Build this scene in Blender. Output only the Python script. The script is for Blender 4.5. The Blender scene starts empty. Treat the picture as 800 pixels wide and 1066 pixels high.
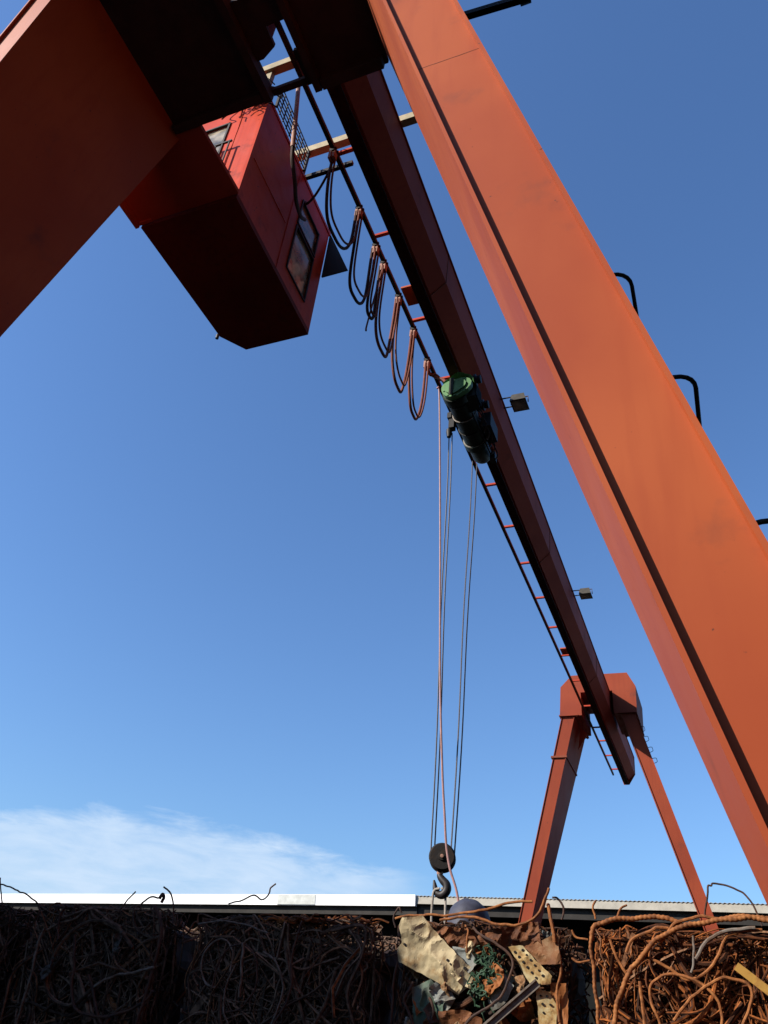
import bpy, math, random
from mathutils import Vector, Matrix, noise
random.seed(11)
S = bpy.context.scene
COL = S.collection
ZG = 7.97                      # height of the crane's reference plane above the yard


def P(x, y, z):                # crane coordinates -> world (yard at z = 0)
    return Vector((x, y, z + ZG))


# ------------------------------------------------------------------ materials
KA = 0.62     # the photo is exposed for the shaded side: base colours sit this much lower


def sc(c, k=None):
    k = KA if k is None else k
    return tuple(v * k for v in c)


def new_mat(name):
    m = bpy.data.materials.new(name)
    m.use_nodes = True
    nt = m.node_tree
    b = nt.nodes['Principled BSDF']
    return m, nt, b


def N(nt, t, **kw):
    n = nt.nodes.new(t)
    for k, v in kw.items():
        if k in n.inputs:
            n.inputs[k].default_value = v
        else:
            setattr(n, k, v)
    return n


def ramp(nt, stops, interp='LINEAR'):
    r = nt.nodes.new('ShaderNodeValToRGB')
    r.color_ramp.interpolation = interp
    el = r.color_ramp.elements
    while len(el) < len(stops):
        el.new(0.5)
    for e, (p, c) in zip(el, stops):
        e.position = p
        e.color = (c[0], c[1], c[2], 1)
    return r


def mixc(nt, fac, a, b):
    m = nt.nodes.new('ShaderNodeMix')
    m.data_type = 'RGBA'
    for sock, v in ((m.inputs[0], fac), (m.inputs[6], a), (m.inputs[7], b)):
        if hasattr(v, 'is_linked') or hasattr(v, 'links'):
            nt.links.new(v, sock)
        elif isinstance(v, (int, float)):
            sock.default_value = v
        else:
            sock.default_value = (v[0], v[1], v[2], 1)
    return m.outputs[2]


def paint(name, base, dark, rough=0.45, stain=(0.10, 0.045, 0.03), stain_amt=0.5, rust=0.0, spec=0.4, bump=0.06, dents=1.8):
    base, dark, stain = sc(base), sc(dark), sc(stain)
    """old enamel: large tone drift, run marks, dirt smudges and chips down to rust"""
    m, nt, b = new_mat(name)
    tc = N(nt, 'ShaderNodeTexCoord')
    n1 = N(nt, 'ShaderNodeTexNoise', Scale=0.9, Detail=5.0)
    nt.links.new(tc.outputs['Object'], n1.inputs['Vector'])
    r1 = ramp(nt, [(0.38, (0, 0, 0)), (0.62, (1, 1, 1))])
    nt.links.new(n1.outputs['Fac'], r1.inputs[0])
    c = mixc(nt, r1.outputs[0], base, dark)
    # run marks
    mp = N(nt, 'ShaderNodeMapping')
    mp.inputs['Scale'].default_value = (9, 9, 0.5)
    nt.links.new(tc.outputs['Object'], mp.inputs[0])
    n2 = N(nt, 'ShaderNodeTexNoise', Scale=1.6, Detail=6.0)
    nt.links.new(mp.outputs[0], n2.inputs['Vector'])
    r2 = ramp(nt, [(0.5, (0, 0, 0)), (0.75, (0.8, 0.8, 0.8))])
    nt.links.new(n2.outputs['Fac'], r2.inputs[0])
    c = mixc(nt, r2.outputs[0], c, dark)
    # smudges
    n3 = N(nt, 'ShaderNodeTexNoise', Scale=2.1, Detail=7.0, Roughness=0.65)
    mp3 = N(nt, 'ShaderNodeMapping')
    mp3.inputs['Location'].default_value = (3.1, 1.7, 0.4)
    nt.links.new(tc.outputs['Object'], mp3.inputs[0])
    nt.links.new(mp3.outputs[0], n3.inputs['Vector'])
    r3 = ramp(nt, [(0.60, (0, 0, 0)), (0.68, (stain_amt * 0.5,) * 3), (0.74, (stain_amt,) * 3)])
    nt.links.new(n3.outputs['Fac'], r3.inputs[0])
    c = mixc(nt, r3.outputs[0], c, stain)
    # small chips
    n4 = N(nt, 'ShaderNodeTexNoise', Scale=26.0, Detail=3.0)
    nt.links.new(tc.outputs['Object'], n4.inputs['Vector'])
    r4 = ramp(nt, [(0.735 - rust * 0.12, (0, 0, 0)), (0.76 - rust * 0.1, (0.8, 0.8, 0.8))])
    nt.links.new(n4.outputs['Fac'], r4.inputs[0])
    c = mixc(nt, r4.outputs[0], c, (0.06, 0.025, 0.018))
    nt.links.new(c, b.inputs['Base Color'])
    rr = N(nt, 'ShaderNodeMapRange')
    rr.inputs[3].default_value = rough - 0.08
    rr.inputs[4].default_value = rough + 0.15
    nt.links.new(n3.outputs['Fac'], rr.inputs[0])
    nt.links.new(rr.outputs[0], b.inputs['Roughness'])
    b.inputs['Specular IOR Level'].default_value = spec
    bp = N(nt, 'ShaderNodeBump', Strength=bump, Distance=0.02)
    n5 = N(nt, 'ShaderNodeTexNoise', Scale=dents, Detail=2.0)
    nt.links.new(tc.outputs['Object'], n5.inputs['Vector'])
    nt.links.new(n5.outputs['Fac'], bp.inputs['Height'])
    nt.links.new(bp.outputs[0], b.inputs['Normal'])
    return m


def metal(name, col, rough=0.6, var=0.5, metallic=0.0, scale=14.0, spec=0.3, k=None):
    col = sc(col, k)
    m, nt, b = new_mat(name)
    tc = N(nt, 'ShaderNodeTexCoord')
    n = N(nt, 'ShaderNodeTexNoise', Scale=scale, Detail=6.0, Roughness=0.65)
    nt.links.new(tc.outputs['Object'], n.inputs['Vector'])
    r = ramp(nt, [(0.3, [v * (1 - var) for v in col]), (0.7, [min(1, v * (1 + var * 0.5)) for v in col])])
    nt.links.new(n.outputs['Fac'], r.inputs[0])
    nt.links.new(r.outputs[0], b.inputs['Base Color'])
    b.inputs['Roughness'].default_value = rough
    b.inputs['Metallic'].default_value = metallic
    b.inputs['Specular IOR Level'].default_value = spec
    bp = N(nt, 'ShaderNodeBump', Strength=0.25, Distance=0.004)
    nt.links.new(n.outputs['Fac'], bp.inputs['Height'])
    nt.links.new(bp.outputs[0], b.inputs['Normal'])
    return m


def rust_rods(name, stops, rough=0.85, k=None):
    """every rod of a tangle takes its own shade of rust"""
    m, nt, b = new_mat(name)
    g = N(nt, 'ShaderNodeNewGeometry')
    r = ramp(nt, [(p_, sc(c_, k)) for p_, c_ in stops])
    nt.links.new(g.outputs['Random Per Island'], r.inputs[0])
    tc = N(nt, 'ShaderNodeTexCoord')
    n = N(nt, 'ShaderNodeTexNoise', Scale=45.0, Detail=5.0, Roughness=0.7)
    nt.links.new(tc.outputs['Object'], n.inputs['Vector'])
    r2 = ramp(nt, [(0.38, (0.35, 0.3, 0.3)), (0.62, (1.15, 1.05, 1.0))])
    nt.links.new(n.outputs['Fac'], r2.inputs[0])
    mm = nt.nodes.new('ShaderNodeMix')
    mm.data_type = 'RGBA'
    mm.blend_type = 'MULTIPLY'
    mm.inputs[0].default_value = 1
    nt.links.new(r.outputs[0], mm.inputs[6])
    nt.links.new(r2.outputs[0], mm.inputs[7])
    nt.links.new(mm.outputs[2], b.inputs['Base Color'])
    b.inputs['Roughness'].default_value = rough
    b.inputs['Specular IOR Level'].default_value = 0.2
    bp = N(nt, 'ShaderNodeBump', Strength=0.5, Distance=0.002)
    nt.links.new(n.outputs['Fac'], bp.inputs['Height'])
    nt.links.new(bp.outputs[0], b.inputs['Normal'])
    return m


def rusty_sheet(name, c1, c2, c3, scale=9.0, t=0.5, seed=0.0):
    """sheet metal whose paint c1 gives way to rust c2 / c3 in patches"""
    m, nt, b = new_mat(name)
    tc = N(nt, 'ShaderNodeTexCoord')
    mp = N(nt, 'ShaderNodeMapping')
    mp.inputs['Location'].default_value = (seed, seed * 0.7, seed * 1.3)
    nt.links.new(tc.outputs['Object'], mp.inputs[0])
    n = N(nt, 'ShaderNodeTexNoise', Scale=scale, Detail=8.0, Roughness=0.7)
    nt.links.new(mp.outputs[0], n.inputs['Vector'])
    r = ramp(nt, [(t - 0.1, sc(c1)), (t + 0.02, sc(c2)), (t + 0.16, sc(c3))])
    nt.links.new(n.outputs['Fac'], r.inputs[0])
    nt.links.new(r.outputs[0], b.inputs['Base Color'])
    b.inputs['Roughness'].default_value = 0.75
    b.inputs['Specular IOR Level'].default_value = 0.25
    n2 = N(nt, 'ShaderNodeTexNoise', Scale=40.0, Detail=4.0)
    nt.links.new(mp.outputs[0], n2.inputs['Vector'])
    bp = N(nt, 'ShaderNodeBump', Strength=0.35, Distance=0.004)
    nt.links.new(n2.outputs['Fac'], bp.inputs['Height'])
    nt.links.new(bp.outputs[0], b.inputs['Normal'])
    return m


M = {}
M['orange'] = paint('orange_enamel', (0.56, 0.122, 0.036), (0.46, 0.086, 0.028), rough=0.55, stain=(0.13, 0.055, 0.045), stain_amt=0.5, spec=0.16, rust=0.08, bump=0.14)
M['far_orange'] = paint('far_enamel', (0.40, 0.078, 0.034), (0.33, 0.062, 0.030), rough=0.6, stain=(0.13, 0.055, 0.045), stain_amt=0.6, spec=0.12, rust=0.2)  # darker mix of the orange enamel, used on the far frame
M['girder'] = paint('girder_enamel', (0.62, 0.098, 0.055), (0.50, 0.076, 0.046), rough=0.6, stain_amt=0.5, spec=0.05)
M['red'] = paint('cabin_red', (0.80, 0.085, 0.026), (0.62, 0.060, 0.022), rough=0.4, stain=(0.05, 0.015, 0.012), stain_amt=0.8, spec=0.14, rust=0.5, bump=0.5, dents=3.0)
M['weld'] = metal('weld_bead', (0.30, 0.065, 0.025), 0.7, 0.4)
M['black'] = metal('black_steel', (0.022, 0.020, 0.020), 0.6, 0.4)
M['track'] = metal('greasy_track', (0.070, 0.026, 0.020), 0.85, 0.5, spec=0.05)
M['cabfloor'] = paint('floor_shade_red', (0.26, 0.034, 0.018), (0.17, 0.025, 0.016), rough=0.6, stain_amt=0.7, spec=0.1, rust=0.4, bump=0.3, dents=3.0)  # cabin red darkened to put the underside's shade into the floor
M['plate'] = metal('deck_plate', (0.06, 0.022, 0.016), 0.7, 0.5, scale=5)
M['cream_steel'] = metal('cream_steel', (0.60, 0.50, 0.30), 0.6, 0.3, scale=7)
M['brown_steel'] = metal('brown_steel', (0.24, 0.14, 0.08), 0.7, 0.5)
M['rubber'] = metal('cable_rubber', (0.085, 0.048, 0.042), 0.7, 0.3, spec=0.15)
M['redcable'] = metal('red_cable', (0.26, 0.085, 0.055), 0.7, 0.3, spec=0.15)
M['pinkcable'] = metal('pendant_cable', (0.50, 0.27, 0.25), 0.55, 0.25)
M['clamp'] = metal('carrier_clamp', (0.52, 0.28, 0.20), 0.6, 0.3)
M['green'] = paint('hoist_green', (0.19, 0.44, 0.16), (0.12, 0.30, 0.11), rough=0.45, stain_amt=0.5, rust=0.3)
M['darkgreen'] = paint('hoist_dark_green', (0.026, 0.042, 0.024), (0.016, 0.022, 0.016), rough=0.5, stain_amt=0.5, spec=0.2)
M['wirerope'] = metal('wire_rope', (0.17, 0.15, 0.15), 0.6, 0.4, scale=60)
M['sling'] = metal('sling_rope', (0.48, 0.42, 0.36), 0.8, 0.3, scale=40)
M['hook'] = metal('hook_steel', (0.035, 0.028, 0.03), 0.5, 0.5)
M['blockrust'] = rusty_sheet('sheave_cover', (0.018, 0.014, 0.013), (0.03, 0.018, 0.012), (0.09, 0.04, 0.016), 9, 0.58)
M['lamp'] = metal('lamp_housing', (0.10, 0.085, 0.06), 0.5, 0.3)
M['soil'] = metal('yard_soil', (0.024, 0.020, 0.018), 0.95, 0.5, scale=1.2, spec=0.1)
M['concrete'] = metal('old_concrete', (0.17, 0.155, 0.14), 0.9, 0.35, scale=3, spec=0.15)
M['white'] = metal('white_gutter', (0.90, 0.90, 0.88), 0.45, 0.05, scale=2, k=1.0)
M['offwhite'] = metal('old_white_sheet', (0.80, 0.82, 0.76), 0.6, 0.2, scale=5)
M['creamtrim'] = metal('cream_fascia', (0.62, 0.57, 0.47), 0.7, 0.22, scale=3)
M['greyroof'] = metal('roof_sheet', (0.52, 0.52, 0.51), 0.5, 0.2, scale=2)
M['shedwall'] = metal('shed_wall', (0.05, 0.045, 0.04), 0.9, 0.4, scale=1.5)
M['darkclad'] = metal('dark_cladding', (0.018, 0.019, 0.018), 0.9, 0.3, scale=1.5, spec=0.1)
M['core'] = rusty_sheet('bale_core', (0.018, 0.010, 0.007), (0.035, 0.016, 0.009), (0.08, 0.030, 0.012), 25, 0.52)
M['rods_orange'] = rust_rods('orange_rust_rods', [(0.0, (0.035, 0.016, 0.009)), (0.35, (0.11, 0.038, 0.012)), (0.65, (0.23, 0.076, 0.018)), (0.88, (0.36, 0.125, 0.030)), (1.0, (0.24, 0.17, 0.11))], k=0.85)
M['rods_mid'] = rust_rods('brown_rust_rods', [(0.0, (0.03, 0.018, 0.012)), (0.4, (0.10, 0.045, 0.022)), (0.75, (0.17, 0.07, 0.028)), (1.0, (0.16, 0.13, 0.10))])
M['rods_grey'] = rust_rods('grey_rust_rods', [(0.0, (0.030, 0.023, 0.018)), (0.45, (0.10, 0.070, 0.050)), (0.82, (0.18, 0.13, 0.095)), (1.0, (0.22, 0.09, 0.035))], k=1.05)
M['rod_one'] = rusty_sheet('ribbed_bar_rust', (0.17, 0.062, 0.019), (0.34, 0.12, 0.032), (0.48, 0.20, 0.06), 38, 0.5)
M['rod_pale'] = rusty_sheet('pale_bar', (0.22, 0.19, 0.16), (0.15, 0.10, 0.07), (0.11, 0.05, 0.03), 30, 0.55)
M['rod_dark'] = rusty_sheet('dark_rod', (0.05, 0.030, 0.025), (0.09, 0.045, 0.03), (0.12, 0.05, 0.025), 30, 0.52)
M['cream_sheet'] = rusty_sheet('cream_panel_paint', (0.60, 0.49, 0.29), (0.42, 0.28, 0.13), (0.13, 0.055, 0.025), 15, 0.60, 2.0)
M['perf'] = rusty_sheet('cream_strip_paint', (0.60, 0.50, 0.27), (0.44, 0.28, 0.10), (0.17, 0.07, 0.025), 24, 0.52, 5.0)
M['rust_sheet'] = rusty_sheet('rust_sheet', (0.10, 0.035, 0.014), (0.20, 0.07, 0.022), (0.30, 0.13, 0.05), 12, 0.5, 1.0)
M['tan_sheet'] = rusty_sheet('tan_rust_sheet', (0.30, 0.18, 0.09), (0.22, 0.09, 0.03), (0.14, 0.05, 0.02), 12, 0.52, 7.0)
M['rust_bright'] = rusty_sheet('orange_rust_sheet', (0.26, 0.085, 0.022), (0.34, 0.12, 0.03), (0.14, 0.05, 0.02), 12, 0.55, 3.0)
M['green_net'] = metal('green_net', (0.030, 0.085, 0.040), 0.7, 0.5, scale=40)
M['green_sheet'] = rusty_sheet('green_grey_sheet', (0.09, 0.15, 0.10), (0.13, 0.15, 0.12), (0.10, 0.06, 0.035), 12, 0.55, 4.0)
M['grey_sheet'] = rusty_sheet('grey_sheet', (0.25, 0.27, 0.25), (0.20, 0.19, 0.16), (0.12, 0.06, 0.03), 12, 0.58, 6.0)
M['foil'] = rusty_sheet('dull_foil', (0.12, 0.12, 0.115), (0.08, 0.07, 0.06), (0.06, 0.03, 0.02), 30, 0.5, 9.0)
M['yellow'] = rusty_sheet('yellow_strip', (0.46, 0.26, 0.05), (0.34, 0.16, 0.035), (0.16, 0.07, 0.02), 20, 0.58, 8.0)
M['tarp'] = metal('blue_tarp', (0.075, 0.08, 0.115), 0.6, 0.35, scale=30)
M['hole'] = metal('dark_hole', (0.012, 0.009, 0.008), 0.9, 0.2)
M['container'] = metal('container_blue', (0.10, 0.13, 0.18), 0.6, 0.3, scale=3)


def glass(name, tint=(0.75, 0.85, 0.8)):
    m, nt, b = new_mat(name)
    tc = N(nt, 'ShaderNodeTexCoord')
    n = N(nt, 'ShaderNodeTexNoise', Scale=6.0, Detail=5.0)
    nt.links.new(tc.outputs['Object'], n.inputs['Vector'])
    r = ramp(nt, [(0.35, (0.10, 0.10, 0.085)), (0.65, (0.50, 0.45, 0.34))])  # mottled dirt, its pale tan raised to paint a reflection
    nt.links.new(n.outputs['Fac'], r.inputs[0])
    nt.links.new(r.outputs[0], b.inputs['Base Color'])
    b.inputs['Roughness'].default_value = 0.12
    b.inputs['Specular IOR Level'].default_value = 0.8
    b.inputs['Alpha'].default_value = 0.78
    return m


M['glass'] = glass('dirty_reflect_glass')


# ------------------------------------------------------------------ mesh builder
class MB:
    def __init__(self):
        self.v, self.f, self.mi = [], [], []
        self.cur = 0
        self.smooth = []

    def add(self, verts, faces, smooth=False):
        k = len(self.v)
        self.v += [tuple(p) for p in verts]
        self.f += [tuple(i + k for i in f) for f in faces]
        self.mi += [self.cur] * len(faces)
        self.smooth += [smooth] * len(faces)
        return self

    def hexa(self, b, t):
        """b, t: four points each, same winding"""
        return self.add(list(b) + list(t), [(0, 1, 2, 3), (7, 6, 5, 4), (0, 4, 5, 1), (1, 5, 6, 2), (2, 6, 7, 3), (3, 7, 4, 0)])

    def box(self, x0, x1, y0, y1, z0, z1):
        return self.hexa([P(x0, y0, z0), P(x0, y1, z0), P(x1, y1, z0), P(x1, y0, z0)],
                         [P(x0, y0, z1), P(x0, y1, z1), P(x1, y1, z1), P(x1, y0, z1)])

    def prism(self, poly, d):
        """closed outline poly (world points) swept by vector d"""
        n = len(poly)
        d = Vector(d)
        vs = [Vector(p) for p in poly] + [Vector(p) + d for p in poly]
        fs = [tuple(range(n)), tuple(range(2 * n - 1, n - 1, -1))]
        fs += [(i, (i + 1) % n + 0, (i + 1) % n + n, i + n) for i in range(n)]
        return self.add(vs, fs)

    def bar(self, a, b, w, h=None, up=(0, 0, 1)):
        h = h or w
        a, b = Vector(a), Vector(b)
        d = (b - a).normalized()
        s = d.cross(Vector(up))
        if s.length < 1e-4:
            s = d.cross(Vector((1, 0, 0)))
        s.normalize()
        t = s.cross(d).normalized()
        q = [s * (w / 2) * i + t * (h / 2) * j for i, j in ((-1, -1), (1, -1), (1, 1), (-1, 1))]
        return self.hexa([a + k for k in q], [b + k for k in q])

    def tube(self, pts, r, n=8, cap=True):
        pts = [Vector(p) for p in pts]
        m = len(pts)
        rad = r if isinstance(r, (list, tuple)) else [r] * m
        tan = []
        for i in range(m):
            t = pts[min(i + 1, m - 1)] - pts[max(i - 1, 0)]
            tan.append(t.normalized() if t.length > 1e-9 else Vector((0, 0, 1)))
        s = tan[0].cross(Vector((0.13, 0.21, 0.97)))
        if s.length < 1e-3:
            s = tan[0].cross(Vector((1, 0, 0)))
        s.normalize()
        vs = []
        for i in range(m):
            s = s - tan[i] * s.dot(tan[i])
            if s.length < 1e-6:
                s = tan[i].orthogonal()
            s.normalize()
            t = tan[i].cross(s)
            for k in range(n):
                a = 2 * math.pi * k / n
                vs.append(pts[i] + (s * math.cos(a) + t * math.sin(a)) * rad[i])
        fs = [(i * n + k, i * n + (k + 1) % n, (i + 1) * n + (k + 1) % n, (i + 1) * n + k) for i in range(m - 1) for k in range(n)]
        if cap:
            fs.append(tuple(range(n - 1, -1, -1)))
            fs.append(tuple((m - 1) * n + k for k in range(n)))
        return self.add(vs, fs, True)

    def cyl(self, a, b, r, n=24):
        return self.tube([a, b], r, n)

    def lathe(self, c, axis, prof, n=28):
        """prof: (distance along axis, radius)"""
        ax = Vector(axis).normalized()
        return self.tube([Vector(c) + ax * d for d, _ in prof], [max(q, 0.0004) for _, q in prof], n)

    def build(self, name, mats, parent=None):
        me = bpy.data.meshes.new(name)
        o0 = parent_origin(parent)
        me.from_pydata([Vector(p) - o0 for p in self.v], [], self.f)
        for mm in (mats if isinstance(mats, (list, tuple)) else [mats]):
            me.materials.append(mm)
        me.polygons.foreach_set('material_index', self.mi)
        me.polygons.foreach_set('use_smooth', self.smooth)
        me.update()
        import bmesh
        bm = bmesh.new()
        bm.from_mesh(me)
        bmesh.ops.recalc_face_normals(bm, faces=bm.faces)
        for e in bm.edges:
            if len(e.link_faces) == 2 and e.calc_face_angle(0) > 0.7:
                e.smooth = False
        bm.to_mesh(me)
        bm.free()
        o = bpy.data.objects.new(name, me)
        COL.objects.link(o)
        if parent is not None:
            o.parent = parent
        return o


ORIG = {}


def parent_origin(par):
    t = Vector((0, 0, 0))
    while par is not None:
        t += par.location
        par = par.parent
    return t


def tag(o, label=None, cat=None, group=None, kind=None):
    for k, v in (('label', label), ('category', cat), ('group', group), ('kind', kind)):
        if v:
            o[k] = v
    return o


def empty(name, loc, label, cat, group=None):
    o = bpy.data.objects.new(name, None)
    o.empty_display_size = 0.2
    o.location = loc
    COL.objects.link(o)
    return tag(o, label, cat, group)


def dup(o, parent, off=(0, 0, 0), top=True):
    c = o.copy()
    COL.objects.link(c)
    c.parent = parent
    c.location = o.location + Vector(off)
    for ch in list(o.children):
        dup(ch, c)
    return c


def spline(pts, n=8):
    """Catmull-Rom through pts"""
    pts = [Vector(p) for p in pts]
    q = [pts[0] * 2 - pts[1]] + pts + [pts[-1] * 2 - pts[-2]]
    out = []
    for i in range(1, len(q) - 2):
        p0, p1, p2, p3 = q[i - 1:i + 3]
        for k in range(n):
            t = k / n
            out.append(0.5 * ((2 * p1) + (p2 - p0) * t + (2 * p0 - 5 * p1 + 4 * p2 - p3) * t * t + (3 * p1 - p0 - 3 * p2 + p3) * t ** 3))
    out.append(pts[-1])
    return out


# ------------------------------------------------------------------ camera (a phone held up, slightly rolled)
cam = bpy.data.cameras.new('camera')
co = bpy.data.objects.new('camera', cam)
COL.objects.link(co)
fw = Vector((-0.34055658, 0.74135987, 0.57827914))
rt = Vector((0.92948729, 0.35814262, 0.08824535))
up = Vector((0.14168484, -0.56755565, 0.8110524))
co.matrix_world = Matrix(((rt.x, up.x, -fw.x, 2.73958), (rt.y, up.y, -fw.y, 0.0), (rt.z, up.z, -fw.z, ZG - 6.37051), (0, 0, 0, 1)))
cam.sensor_fit = 'HORIZONTAL'
cam.sensor_width = 36
cam.lens = 827.175 / 800 * 36
cam.clip_end = 2000
cam.clip_start = 0.05
S.camera = co

# ------------------------------------------------------------------ ground and ledge
g = MB()
g.add([(-300, -300, 0), (300, -300, 0), (300, 300, 0), (-300, 300, 0)], [(0, 1, 2, 3)])
tag(g.build('yard_ground', M['soil']), kind='structure')
g = MB()
g.box(-1.6, 2.72, 2.45, 4.4, -ZG - 0.1, -6.53)
tag(g.build('loading_ledge', M['concrete']), kind='structure')

# ------------------------------------------------------------------ gantry crane
YN = 2.0865
YF = YN + 20.0


def xi(z): return 1.2046 - 0.2713 * z
def xo(z): return 1.5452 - 0.2638 * z
def dep(z): return 1.4058 + 0.1411 * z


crane = empty('gantry_crane', Vector((0, 12, 0)), 'tall orange gantry crane standing on two A-frames above the scrap bales', 'gantry crane')


def leg(side):
    mb = MB()
    z1, z0 = 2.16, -7.9
    t = 0.016

    def ring(z, xa, xb, ya, yb):
        return [P(side * xa, ya, z), P(side * xb, ya, z), P(side * xb, yb, z), P(side * xa, yb, z)]
    rec = 0.025
    for fa, fb_, a, b in ((xi, xi, 0.0, t), (xo, xo, -t, 0.0)):      # inner and outer flange plates, full depth
        def q(z): return ring(z, fa(z) + a, fb_(z) + b, YN - dep(z) / 2, YN + dep(z) / 2)
        mb.hexa(q(z0), q(z1))
    for sgn in (-1, 1):                                              # webs set back between the flanges
        def q(z):
            ya, yb = YN + sgn * (dep(z) / 2 - rec), YN + sgn * (dep(z) / 2 - rec - t)
            return ring(z, xi(z) + t - 0.001, xo(z) - t + 0.001, ya, yb)
        mb.hexa(q(z0), q(z1))
    o = mb.build('leg', M['orange'], crane)
    # bolted flange under the saddle, foot plate and welded seams
    fl = MB()
    z = 2.19
    fl.hexa(ring(z - 0.025, xi(z) - 0.10, xo(z) + 0.07, YN - 0.90, YN + 0.90), ring(z + 0.008, xi(z) - 0.10, xo(z) + 0.07, YN - 0.90, YN + 0.90))
    for yb in (-0.86, -0.5, 0, 0.5, 0.86):
        for xb in (xi(z) - 0.06, xo(z) + 0.035):
            c = P(side * xb, YN + yb, z)
            fl.cyl(c - Vector((0, 0, 0.055)), c + Vector((0, 0, 0.03)), 0.018, 6)
    fl.build('flange', M['orange'], o)
    return o


def seam(o, side, z, w=0.012, inner=True):
    mb = MB()
    def p(x, y, z): return P(side * x, y, z)
    pts = [p(xi(z) + 0.002 + (xo(z) - xi(z) - 0.004) * k / 9, YN - dep(z) / 2 + 0.026, z + random.uniform(-0.002, 0.002)) for k in range(10)]
    mb.tube(pts, w / 2, 6)
    mb.build('weld_seam', M['weld'], o)


leg_r = leg(1)
leg_l = leg(-1)
seam(leg_r, 1, -2.63, 0.005)


def rungs(o, z_list, yc=YN):
    for z in z_list:
        mb = MB()
        b = P(xo(z) + 0.006, yc, z)
        n = Vector((0.967, 0, 0.255))
        pts = []
        hw = min(0.19, dep(z) / 2 - 0.05)
        ya = Vector((0, hw, 0))
        d = 0.108
        pts = [b - ya - n * 0.05]
        for k in range(7):
            a = math.pi / 2 * k / 6
            pts.append(b - ya + n * (d - 0.085) + Vector((0, 0.085 * (1 - math.cos(a)), 0)) + n * 0.085 * math.sin(a))
        for k in range(7):
            a = math.pi / 2 * k / 6
            pts.append(b + ya + n * (d - 0.085) - Vector((0, 0.085 * (1 - math.sin(a)), 0)) + n * 0.085 * math.cos(a))
        pts.append(b + ya - n * 0.05)
        mb.tube(pts, 0.0074, 8)
        mb.build('rung', M['black'], o)


br = MB()
br.bar(P(xo(-1.3) - 0.03, 1.95, -1.31), P(2.37, 1.98, -1.31), 0.035, 0.045)
br.cyl(P(2.33, 1.98, -1.31), P(2.39, 1.98, -1.31), 0.034, 10)

# the saddle: an inverted U over the girder, one leg bolted under each arm
sd = MB()
prof = [(0.43, 2.2), (1.03, 2.2), (1.06, 2.95), (0.86, 3.36), (-0.66, 3.38), (-0.98, 3.05), (-1.03, 2.2), (-0.43, 2.2), (-0.43, 2.86), (0.43, 2.86)]
sd.prism([P(x, YN - 0.8, z) for x, z in prof], (0, 1.6, 0))
saddle = sd.build('saddle', M['orange'], crane)

# the far frame is the same frame twenty metres on
for o in (leg_r, leg_l, saddle):
    c_ = dup(o, crane, (0, 20, 0))
    if o is leg_r:
        leg_f = c_
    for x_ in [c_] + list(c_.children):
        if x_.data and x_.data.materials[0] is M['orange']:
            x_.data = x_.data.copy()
            x_.data.materials[0] = M['far_orange']
br.build('side_bracket', M['black'], leg_r)
br.build('side_bracket', M['black'], leg_r)
rungs(leg_r, [-6.83, -6.25, -5.7, -5.12, -4.55, -4.0])
rungs(leg_f, [2.02, 1.74, 1.44, 1.14], YF)
fb = MB()
z = 1.05
fb.hexa([P(-xi(z) + 0.03, YF - dep(z) / 2 - 0.02, z), P(-xi(z) + 0.03, YF + dep(z) / 2 + 0.02, z), P(-xo(z) - 0.05, YF + dep(z) / 2 + 0.02, z), P(-xo(z) - 0.05, YF - dep(z) / 2 - 0.02, z)],
        [P(-xi(z) + 0.03, YF - dep(z) / 2 - 0.02, z + .05), P(-xi(z) + 0.03, YF + dep(z) / 2 + 0.02, z + .05), P(-xo(z) - 0.05, YF + dep(z) / 2 + 0.02, z + .05), P(-xo(z) - 0.05, YF - dep(z) / 2 - 0.02, z + .05)])
fb.build('leg_band', M['weld'], crane)
kn = MB()
kn.prism([P(-0.60, YF - 0.02, 2.15), P(-0.42, YF - 0.02, 1.95), P(-0.70, YF - 0.02, 1.5)], (0, 0.04, 0))
kn.build('knee_plate', M['orange'], crane)

# girder: trough section with an I-beam track welded below
Y0, Y1 = -2.6, 26.7
XC = 0.055
gd = MB()
prof = [(-0.24, 2.835), (0.352, 2.835), (0.338, 2.30), (0.135, 2.10), (-0.025, 2.10), (-0.115, 2.30)]
gd.prism([P(x, Y0, z) for x, z in prof], (0, Y1 - Y0, 0))
gd.box(-0.275, 0.372, Y0, Y1 + 0.01, 2.836, 2.852)
girder = gd.build('girder', M['girder'], crane)
for y in (6.4, 13.2, 19.0):
    sp_ = MB()
    pts = [P(0.353, y, 2.83), P(0.3395, y, 2.302), P(0.137, y, 2.098)]
    sp_.tube([pts[0].lerp(pts[1], k / 6) + Vector((0.001, random.uniform(-.004, .004), 0)) for k in range(7)] + [pts[1].lerp(pts[2], k / 5) + Vector((0, random.uniform(-.004, .004), -0.001)) for k in range(1, 6)], 0.006, 6)
    sp_.build('splice_weld', M['weld'], girder)
tr = MB()
tr.box(XC - 0.006, XC + 0.006, Y0, Y1 - 0.02, 2.0, 2.099)
tr.box(XC - 0.075, XC + 0.075, Y0, Y1 - 0.02, 1.975, 1.999)
tr.build('track_beam', M['track'], girder)
end = MB()
end.prism([P(-0.26, Y1 + 0.001, 2.86), P(0.37, Y1 + 0.001, 2.86), P(0.35, Y1 + 0.001, 2.29), P(0.14, Y1 + 0.001, 1.97), P(-0.03, Y1 + 0.001, 1.97), P(-0.125, Y1 + 0.001, 2.29)], (0, 0.012, 0))
end.build('end_plate', M['orange'], girder)

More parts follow.
